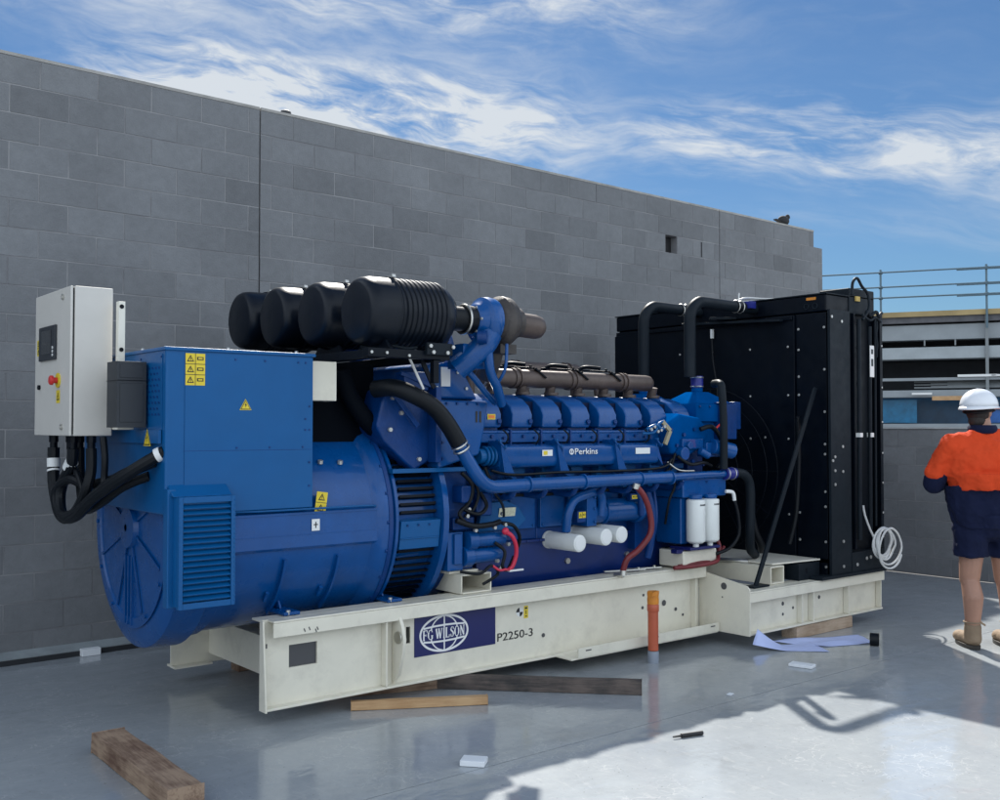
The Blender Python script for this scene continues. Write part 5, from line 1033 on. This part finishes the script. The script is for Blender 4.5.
# serif lettering: F G W I L S O N
GL = {
    'F': ([[(.1, 0), (.1, 1)]], [[(.0, 0), (.25, 0)], [(.0, 1), (.62, 1)], [(.1, .52), (.42, .52)], [(.62, 1), (.62, .78)], [(.42, .62), (.42, .42)]], .66),
    'G': ([[(.66 + .0 * 0, .05), (.66, .4)], [(.09, .25), (.05, .5), (.09, .75)]], [[(.09, .75), (.2, .92), (.4, 1), (.6, .93), (.68, .75)], [(.09, .25), (.2, .07), (.4, 0), (.6, .05), (.70, .1)], [(.5, .4), (.8, .4)]], .82),
    'W': ([[(.08, 1), (.32, 0)], [(.5, 1), (.75, 0)]], [[(.32, 0), (.52, .95)], [(.75, 0), (.98, 1)], [(0, 1), (.24, 1)], [(.40, 1), (.64, 1)], [(.88, 1), (1.08, 1)]], 1.1),
    'I': ([[(.15, 0), (.15, 1)]], [[(.03, 0), (.28, 0)], [(.03, 1), (.28, 1)]], .32),
    'L': ([[(.12, 0), (.12, 1)]], [[(0, 0), (.6, 0)], [(0, 1), (.26, 1)], [(.6, 0), (.6, .25)]], .66),
    'S': ([[(.1, .82), (.16, .64), (.36, .52), (.50, .36), (.52, .2)]], [[(.1, .82), (.2, .98), (.36, 1), (.5, .93)], [(.5, 1), (.5, .75)], [(.52, .2), (.44, .03), (.3, 0), (.12, .06)], [(.1, 0), (.1, .28)]], .60),
    'O': ([[(.10, .22), (.06, .5), (.10, .78)], [(.66, .22), (.70, .5), (.66, .78)]], [[(.10, .78), (.22, .96), (.38, 1), (.54, .96), (.66, .78)], [(.10, .22), (.22, .04), (.38, 0), (.54, .04), (.66, .22)]], .78),
    'N': ([[(.14, 1), (.66, 0)]], [[(.14, 0), (.14, 1)], [(.66, 0), (.66, 1)], [(.02, 0), (.28, 0)], [(.0, 1), (.2, 1)], [(.54, 1), (.80, 1)]], .82)}
def serif(word, x, z, h, wscale, mb, y):
    for ch in word:
        if ch == ' ': x += .32 * h * wscale; continue
        th, tn, adv = GL[ch]
        f = lambda P: [(x + p[0] * h * wscale, z + p[1] * h) for p in P]
        for P in th: strip(mb, f(P), h * .17, y, y - .0012)
        for P in tn: strip(mb, f(P), h * .085, y - .0003, y - .0015)
        x += (adv + .10) * h * wscale
    return x
tmp = MB(); w_ = serif('FG WILSON', 0, 0, .058, .80, tmp, 0)
b = MB(); serif('FG WILSON', cx - w_ / 2 + .002, cz - .029, .058, .80, b, 5.0958); b.build('maker_name', 'signw', sg)
text('model_number', 'P2250-3', .30, (4.138, 5.0985, .243), M['ink'], G, height=.052, bold=.004)
b = MB(); c_ = (4.325, .410)
for k in range(4):
    P = [c_] + arc(c_[0], c_[1], .028, .028, 90 * k, 90 * k + 90, 6); b.prism(P, 1, 5.0998, 5.0985, 1 if k % 2 else 0)
b.build('gravity_mark', ['stick', 'ink'], G)
b = MB(); b.box(4.362, 4.398, 5.0983, 5.0998, .365, .445); b.box(4.372, 4.388, 5.0975, 5.0982, .375, .382, 1); b.box(4.370, 4.390, 5.0975, 5.0982, .425, .436, 1); b.box(4.377, 4.383, 5.0975, 5.0982, .392, .415, 1); b.build('lifting_sticker', ['yellow', 'ink'], G)
for p_ in ((2.68, 5.14, .577), (3.35, 5.14, .577)): b = MB(); b.bolts([p_], (0, 0, 1), .012, .025, 0); b.build('foot_bolt', 'zinc', G)
for x_ in (2.62, 3.30):
    b = MB(); b.box(x_ + .03, x_ + .13, 5.13, 5.36, .573, .592); b.prism([(5.26, .593), (5.36, .593), (5.36, .74)], 0, x_ + .07, x_ + .085); b.build('alternator_foot', 'blue', G, bevel=.004)

# ------------------------------------------------------------------ loose things on the slab
def timber(name, c0, c1, w, h, z0, m, label, cat='timber', group='loose timbers under and around the skid', bev=.004):
    p0 = Vector((*c0, 0)); p1 = Vector((*c1, 0)); d = p1 - p0; L_ = d.length; mb = MB(); n = max(4, int(L_ / .12)); vs = []; rnd = random.Random(len(label))
    for i in range(n + 1):
        x = -L_ / 2 + L_ * i / n
        j = lambda a=.0018: rnd.uniform(-a, a)
        vs += [(x, -w / 2 + j(), 0), (x, w / 2 + j(), 0), (x, w / 2 + j(), h + j()), (x, -w / 2 + j(), h + j())]
    fs = [(4 * i + k, 4 * i + 4 + k, 4 * i + 4 + (k + 1) % 4, 4 * i + (k + 1) % 4) for i in range(n) for k in range(4)]
    fs = [tuple(reversed(f)) for f in fs] + [(0, 1, 2, 3), (4 * n + 3, 4 * n + 2, 4 * n + 1, 4 * n)]
    fs = [tuple(reversed(f)) for f in fs]
    mb.add(vs, fs); o = mb.build(name, m, None, bevel=bev); o.location = ((p0 + p1) / 2) + Vector((0, 0, z0)); o.rotation_euler.z = math.atan2(d.y, d.x)
    return tag(o, label, cat, group)
timber('timber_block', (1.735, 5.23), (1.72, 4.20), .155, .095, 0.001, M['wood_old'], 'thick weathered timber block lying alone on the slab at bottom left')
timber('timber_batten', (3.05, 5.085), (3.735, 4.695), .05, .05, 0.001, M['wood_light'], 'short fresh pine batten in front of the sign on the skid')
timber('timber_plank', (3.71, 5.19), (4.59, 4.27), .05, .088, 0.001, M['wood_dark'], 'long dark dirty plank on edge behind the pine batten')
timber('timber_bearer', (3.72, 5.20), (3.05, 5.42), .09, .085, 0.001, M['wood_old'], 'brown timber packer under the near skid beam beside the pine batten', bev=.003)
timber('timber_bearer', (6.70, 4.70), (7.46, 4.70), .13, .085, 0.001, M['wood_pale'], 'pale timber packer under the near beam of the radiator end', bev=.003)
timber('timber_bearer', (2.95, 6.40), (3.4, 6.40), .12, .085, 0.001, M['wood_old'], 'brown timber packer under the far skid beam at the alternator end', bev=.003)
timber('timber_bearer', (6.70, 6.78), (7.46, 6.78), .13, .085, 0.001, M['wood_pale'], 'pale timber packer under the far beam of the radiator end', bev=.003)
# standing pvc stub
pv = thing('floor_pipe', (5.275, 4.80, 0), 'terracotta plastic pipe standing up from the slab with an orange taped end', 'pipe')
b = MB(); b.cyl((5.275, 4.80, .085), (5.275, 4.80, .40), .036, 28); b.lathe([(0, .036), (.01, .041), (.05, .041), (.055, .038)], (5.275, 4.80, .345), (0, 0, 1), 28); b.build('pipe_body', 'pvc', pv)
b = MB(); b.lathe([(0, .037), (0, .038), (.075, .0385), (.08, .036)], (5.275, 4.80, .0), (0, 0, 1), 28); b.build('pipe_foot', 'pvcg', pv)
b = MB(); b.lathe([(.0, .037), (.002, .040), (.03, .041), (.05, .039), (.075, .042), (.088, .036), (.090, .01)], (5.275, 4.80, .40), (0, 0, 1), 20); b.obox((5.25, 4.775, .475), (.02, 0, .004), (0, .012, 0), (.004, 0, .014)); b.obox((5.295, 4.78, .482), (.016, .006, -.003), (0, .01, 0), (.0, 0, .010)); b.build('taped_end', 'tape', pv)
def foam(c, a, w, l, h, label, m='foam'):
    b = MB(); b.box(-l / 2, l / 2, -w / 2, w / 2, 0, h); o = b.build('foam_block', m, None, bevel=.004); o.location = (c[0], c[1], .001); o.rotation_euler.z = rad(a); tag(o, label, 'packing', 'white foam packing pieces on the slab')
foam((3.02, 3.90), -50, .09, .12, .028, 'small white foam block on the slab joint near the bottom edge')
foam((5.96, 4.08), -75, .09, .16, .02, 'flat pale block on the slab in front of the blue papers')
foam((2.35, 7.475), 1, .06, .13, .05, 'small white block lying over the dark gap at the wall foot')
foam((5.0, 3.93), 12, .03, .05, .006, 'tiny white scrap lying on the slab behind the sunlit patch')
# marker pen
b = MB(); p, q = Vector((4.06, 3.56, .012)), Vector((4.235, 3.51, .012)); d = (q - p).normalized(); b.cyl(p, p + d * .05, .004, 10, 0, .006); b.cyl(p + d * .05, q, .011, 14)
b.build('marker_pen', 'ink', None); tag(bpy.data.objects['marker_pen'], 'black marker pen lying in the sunlit part of the slab', 'pen')
# papers
def sheet(name, corners, bumps, label, n=14, curl=None):
    A, B, C, Dd = [Vector((*c, 0)) for c in corners]; vs = []; fs = []
    for i in range(n + 1):
        for j in range(n + 1):
            u, v = i / n, j / n; p = A.lerp(B, u).lerp(Dd.lerp(C, u), v); z_ = .004 + bumps * (math.sin(u * 9 + v * 4) * .5 + .5) * (math.sin(v * 7 - u * 3) * .5 + .5)
            if curl: q = curl(u, v); p += Vector((q[0], q[1], 0)); z_ += q[2]
            vs.append((p.x, p.y, z_))
    for i in range(n):
        for j in range(n): a = i * (n + 1) + j; fs.append((a, a + n + 1, a + n + 2, a + 1))
    b = MB(); b.add(vs, fs); o = b.build(name, 'paper', None); o.modifiers.new('thickness', 'SOLIDIFY').thickness = .0008; return tag(o, label, 'paper', 'blue papers by the skid')
sheet('drawing_sheet', [(6.12, 4.59), (6.50, 4.22), (6.68, 4.50), (6.22, 4.62)], .004, 'pale blue paper with its left end curled up against the skid corner',
      curl=lambda u, v: (-.02 * (1 - u) ** 2, .0, .13 * max(0, .45 - u) ** 1.3 * 3.0 * (0.3 + .7 * v)))
sheet('drawing_sheet', [(6.45, 4.70), (6.62, 4.33), (7.02, 4.17), (7.20, 4.42)], .016, 'crumpled pale blue paper lying flat next to the black tape roll')
b = MB(); b.lathe([(0, .022), (0, .042), (.004, .046), (.062, .046), (.066, .042), (.066, .022)], (6.93, 4.16, .0468), (.5, -.86, 0), 28); b.lathe([(0, .0215), (.066, .0215)], (6.93, 4.16, .0468), (.5, -.86, 0), 28, caps=False)
o = b.build('tape_roll', 'rubber', None, bevel=.003); tag(o, 'black roll of tape standing at the end of the papers', 'tape')
# coil of white hose hung on the radiator
random.seed(11); b = MB(); pts = []
RR = [.125, .12, .13, .115, .128, .10, .165, .165]; OX = [0, .01, -.01, .015, .03, -.02, .075, .075]; OZ = [0, .01, -.005, .012, -.02, .02, -.045, -.045]
cx, cz = 7.78, .66
for k in range(7 * 16):
    a = 2 * math.pi * k / 16; lap = k // 16; fr_ = (k % 16) / 16; lp = lambda A_: A_[lap] * (1 - fr_) + A_[lap + 1] * fr_; r_ = lp(RR); ox = lp(OX); oz = lp(OZ)
    pts.append((cx + ox + r_ * 1.05 * math.cos(a), 4.555 - lap * .006 + .006 * math.sin(a * 2 + lap), cz + oz + r_ * math.sin(a)))
pts = [(7.545, 4.575, .98), (7.56, 4.57, .90), (7.62, 4.56, .78), (7.68, 4.56, .70)] + pts[9:]
b.tube(pts, .0085, 8, sub=2); o = b.build('hose_coil', 'hose', None); tag(o, 'coil of thin white hose hanging at the corner of the black radiator', 'hose')

# ------------------------------------------------------------------ the person
SKIN = mat('skin', (.36, .19, .13), .5, var=.08, vscale=12); ORG = mat('orange_cloth', (.64, .062, .016), .85, spec=.2, var=.06, bump=.2, bscale=200); NVY = mat('navy_cloth', (.006, .010, .036), .85, spec=.2, var=.15, bump=.2, bscale=200)
BOOT = mat('tan_suede', (.24, .17, .11), .8, var=.2, bump=.3, bscale=60); SOLE = mat('boot_sole', (.04, .035, .03), .7); HAT = mat('white_helmet', (.74, .76, .80), .3, var=.04, coat=.2); HAIR = mat('dark_hair', (.02, .014, .012), .7, bump=.5, bscale=150)
PR = Vector((.775, -.632, 0)); PF = Vector((.632, .775, 0)); PO = Vector((7.54, 3.565, 0))
def Q(l, f, z_): return PO + PR * l + PF * f + Vector((0, 0, z_))
ROT = Matrix((PR, PF, Vector((0, 0, 1)))).transposed()
def remesh(mb, name, m, parent, vox, disp=0, dscale=.1, smooth=6):
    o = mb.build(name, m, parent, smooth=180)
    r = o.modifiers.new('remesh', 'REMESH'); r.mode = 'VOXEL'; r.voxel_size = vox; r.use_smooth_shade = True
    s = o.modifiers.new('smooth', 'SMOOTH'); s.iterations = smooth; s.factor = .5
    if disp:
        t = bpy.data.textures.new(name, 'CLOUDS'); t.noise_scale = dscale; t.noise_depth = 3; d = o.modifiers.new('folds', 'DISPLACE'); d.texture = t; d.strength = disp; d.mid_level = .5; d.texture_coords = 'LOCAL'
    return o
pe = thing('person', (PO.x, PO.y, 0), 'person in orange and navy shirt, navy shorts and white helmet seen from behind', 'person')
b = MB()
HC = Q(-.035, .03, 1.735); hr = Matrix.Rotation(rad(-50), 3, 'Z') @ ROT     # head turned to the right
def HH(l, f, u): return HC + hr @ Vector((l, f, u))
for s_, kl in ((-1, 0), (1, .01)):
    hip = Q(.10 * s_, 0, .93); kn = Q(.125 * s_ + kl, .03, .50); an = Q(.125 * s_ + kl * 2, -.01, .10)
    b.caps(hip, kn, .105, .072); b.caps(kn, Q(.127 * s_ + kl, -.03, .37), .064, .072); b.caps(Q(.127 * s_ + kl, -.03, .37), an, .072, .044); b.caps(an, Q(.135 * s_ + kl * 2, .14, .045), .045, .032)
b.ell(Q(0, 0, .98), (.19, .14, .15), rot=ROT); b.caps(Q(0, 0, 1.0), Q(0, .0, 1.35), .17, .17); b.ell(Q(0, 0, 1.38), (.22, .13, .18), rot=ROT)
b.caps(Q(-.15, 0, 1.48), Q(.15, 0, 1.48), .07, .07); b.caps(Q(-.01, .0, 1.50), Q(-.03, .02, 1.68), .068, .062)
hands = []
for s_ in (-1, 1):
    sh = Q(.22 * s_, .0, 1.45); elb = Q(.355 * s_, .06, 1.20); wr = Q(.13 * s_, .30, 1.22); b.caps(sh, elb, .062, .048); b.caps(elb, wr, .046, .030)
    pd = (Q(.03 * s_, .37, 1.25) - wr).normalized(); pal = wr + pd * .05; b.caps(wr, wr + pd * .08, .030, .034)
    sdv = Vector((0, 0, 1)).cross(pd).normalized(); up_ = Vector((0, 0, 1))
    for k, (ln, off) in enumerate(((.070, .030), (.080, .010), (.074, -.010), (.058, -.029))):
        a0 = wr + pd * .085 + up_ * off; a1 = a0 + pd * ln * .55 ; a2 = a1 + (pd * .55 + (-sdv if s_ > 0 else sdv) * .6).normalized() * ln * .5; b.caps(a0, a1, .0095, .009); b.caps(a1, a2, .009, .0075)
    th = wr + pd * .03 + up_ * .03; b.caps(th, th + (pd * .5 + up_ * .9).normalized() * .045, .012, .011); b.caps(th + (pd * .5 + up_ * .9).normalized() * .045, th + (pd * .5 + up_ * .9).normalized() * .045 + (pd * .9 + up_ * .3).normalized() * .03, .010, .008)
# head with face: skull, jaw, nose, brow, ears
b.ell(HH(0, .0, .03), (.078, .098, .105), 20, 14, rot=hr); b.ell(HH(0, .035, -.055), (.058, .062, .06), rot=hr); b.caps(HH(0, .098, -.0), HH(0, .118, -.035), .010, .016); b.caps(HH(-.03, .088, .018), HH(.03, .088, .018), .014, .014)
b.caps(HH(-.018, .094, -.068), HH(.018, .094, -.068), .009, .009); b.ell(HH(0, .082, -.10), (.026, .02, .02), rot=hr)
for s_ in (-1, 1): b.ell(HH(.080 * s_, -.008, -.012), (.012, .020, .034), rot=hr); 
body = remesh(b, 'body', SKIN, pe, .0085, smooth=2)
b = MB()
for s_ in (-1, 1): b.ell(HH(.030 * s_, .086, .0), (.012, .008, .007), rot=hr)
b.build('eyes', 'stick', body)
b = MB(); b.ell(HH(0, -.016, -.005), (.084, .094, .09), 20, 12, rot=hr); b.caps(HH(0, -.04, -.07), HH(0, -.02, -.08), .062, .055); b.build('hair', HAIR, body)
b = MB()
for s_ in (-1, 1): b.caps(HH(.030 * s_, .098, .0), HH(.055 * s_, .085, .0), .018, .012)
b.tube([HH(-.05, .09, .002), HH(-.084, .03, .005), HH(-.088, -.02, .0)], .004); b.tube([HH(.05, .09, .002), HH(.084, .03, .005), HH(.088, -.02, .0)], .004); b.build('safety_glasses', 'screen', body)
# shirt: orange yoke above, navy below
def shirt(zlo, zhi, name, m, sleeves):
    b = MB()
    if zhi > 1.3:
        b.ell(Q(0, -.0, 1.33), (.325, .20, .25), 24, 16, rot=ROT); b.caps(Q(-.22, -.005, 1.475), Q(.22, -.005, 1.475), .098, .098); b.caps(Q(-.09, -.02, 1.54), Q(.06, -.02, 1.54), .07, .07); b.lathe([(0, .27), (.12, .285)], Q(0, 0, 1.16), (0, 0, 1), 24)
        for s_ in (-1, 1): b.caps(Q(.25 * s_, .0, 1.465), Q(.345 * s_, .04, 1.29), .098, .090)
    return b
b = shirt(1.15, 1.6, 'orange', ORG, True); sh = remesh(b, 'shirt', ORG, pe, .010, .055, .11, 4)
b = MB(); prof = [(0, .235), (.04, .25), (.2, .27), (.36, .278), (.40, .275)]
# elliptical lower shirt
vs = []; n = 40
for d_, r_ in [(.90, .225), (.94, .242), (1.02, .258), (1.10, .272), (1.19, .283)]:
    for i in range(n):
        a = 2 * math.pi * i / n; w_ = 1 + .018 * math.sin(5 * a + d_ * 8) + .01 * math.sin(11 * a + d_ * 21); vs.append(Q(r_ * 1.08 * w_ * math.cos(a), r_ * .74 * w_ * math.sin(a), d_ + (.03 * math.sin(a) if d_ < .93 else 0)))
fs = [(k * n + i, k * n + (i + 1) % n, (k + 1) * n + (i + 1) % n, (k + 1) * n + i) for k in range(4) for i in range(n)] + [tuple(range(n - 1, -1, -1)), tuple(4 * n + i for i in range(n))]
b.add(vs, fs); ls = remesh(b, 'shirt_hem', NVY, pe, .010, .045, .10, 3)
for s_ in (-1, 1):
    b = MB(); b.caps(Q(.348 * s_, .04, 1.265), Q(.362 * s_, .06, 1.20), .080, .080); b.caps(Q(.362 * s_, .06, 1.20), Q(.20 * s_, .24, 1.21), .076, .056); remesh(b, 'sleeve', NVY, pe, .012, .018, .1, 4)
b = MB(); b.torus(Q(-.03, .0, 1.60), (.0, .0, 1), .085, .018, 28, 10, squash=1.8); b.build('collar', NVY, pe)
# shorts
b = MB()
for s_, kl in ((-1, 0), (1, .01)):
    b.lathe([(0, .118), (.01, .122), (.15, .124), (.30, .13)], Q(.122 * s_ + kl, .012, .665), Vector((-.02 * s_ * PR.x, -.02 * s_ * PR.y, 1)), 24)
b.ell(Q(0, 0, .93), (.235, .175, .16), 24, 14, rot=ROT); b.lathe([(0, .19), (.1, .2)], Q(0, 0, .88), (0, 0, 1), 20)
remesh(b, 'shorts', NVY, pe, .010, .040, .10, 2)
for s_, kl in ((-1, 0), (1, .01)):
    x_ = .125 * s_ + kl * 2
    b = MB(); b.lathe([(0, .050), (.05, .054), (.11, .057), (.118, .054)], Q(x_, -.012, .155), (0, 0, 1), 20); b.build('sock', NVY, pe)
    b = MB(); b.caps(Q(x_, -.012, .155), Q(x_, -.012, .07), .060, .062); b.caps(Q(x_, -.03, .065), Q(x_ + .015 * s_, .17, .055), .052, .045); b.ell(Q(x_ + .012 * s_, .16, .055), (.052, .075, .045), rot=ROT)
    bt = remesh(b, 'boot', BOOT, pe, .008, .006, .05, 3)
    b = MB(); vs = []; n = 24
    for z_, k_ in ((.001, 1), (.028, 1.03)):
        for i in range(n): a = 2 * math.pi * i / n; vs.append(Q(x_ + .006 * s_ + .056 * k_ * math.cos(a), .06 + .165 * k_ * math.sin(a), z_))
    b.add(vs, [(i, (i + 1) % n, n + (i + 1) % n, n + i) for i in range(n)] + [tuple(range(n - 1, -1, -1)), tuple(n + i for i in range(n))]); b.build('sole', SOLE, bt, smooth=50)
    b = MB(); b.torus(Q(x_, -.012, .19), (0, 0, 1), .060, .006, 20, 8); b.obox(Q(x_ + .045, -.05, .19), PR * .03 + Vector((0, 0, -.018)), PF * .006, (0, 0, .008)); b.build('boot_cuff', BOOT, bt)
# helmet
b = MB(); vs = []; n = 36; m_ = 10; fs = []
for i in range(m_ + 1):
    t = (math.pi / 2) * i / m_
    for j in range(n):
        a = 2 * math.pi * j / n; rr = math.cos(t); ridge = .006 * math.exp(-((math.cos(a)) / .12) ** 2) * math.sin(t * 2) if i < m_ else 0
        vs.append(HH(.128 * rr * math.cos(a), -.008 + .152 * rr * math.sin(a), .035 + (.132 + ridge) * math.sin(t) ** .95))
for i in range(m_):
    for j in range(n): fs.append((i * n + j, i * n + (j + 1) % n, (i + 1) * n + (j + 1) % n, (i + 1) * n + j))
b.add(vs, fs)
vs = []
for j in range(n):
    a = 2 * math.pi * j / n; br_ = .012 + .065 * max(0, math.sin(a)) ** 3 + .012 * max(0, -math.sin(a)) ** 2
    vs += [HH(.127 * math.cos(a), -.008 + .151 * math.sin(a), .036), HH((.128 + br_ * .6) * math.cos(a), -.008 + (.152 + br_) * math.sin(a), .020 - .012 * max(0, -math.sin(a)))]
b.add(vs, [(2 * j, 2 * j + 1, (2 * j + 3) % (2 * n), (2 * j + 2) % (2 * n)) for j in range(n)])
hm = b.build('helmet', HAT, pe, smooth=50); hm.modifiers.new('shell', 'SOLIDIFY').thickness = .004
b = MB(); b.tube([HH(.10 * math.cos(a), -.01 + .118 * math.sin(a), .005 - .02 * max(0, -math.sin(a))) for a in [2 * math.pi * k / 16 for k in range(17)]], .010, 8); b.build('head_band', 'rubber', hm)
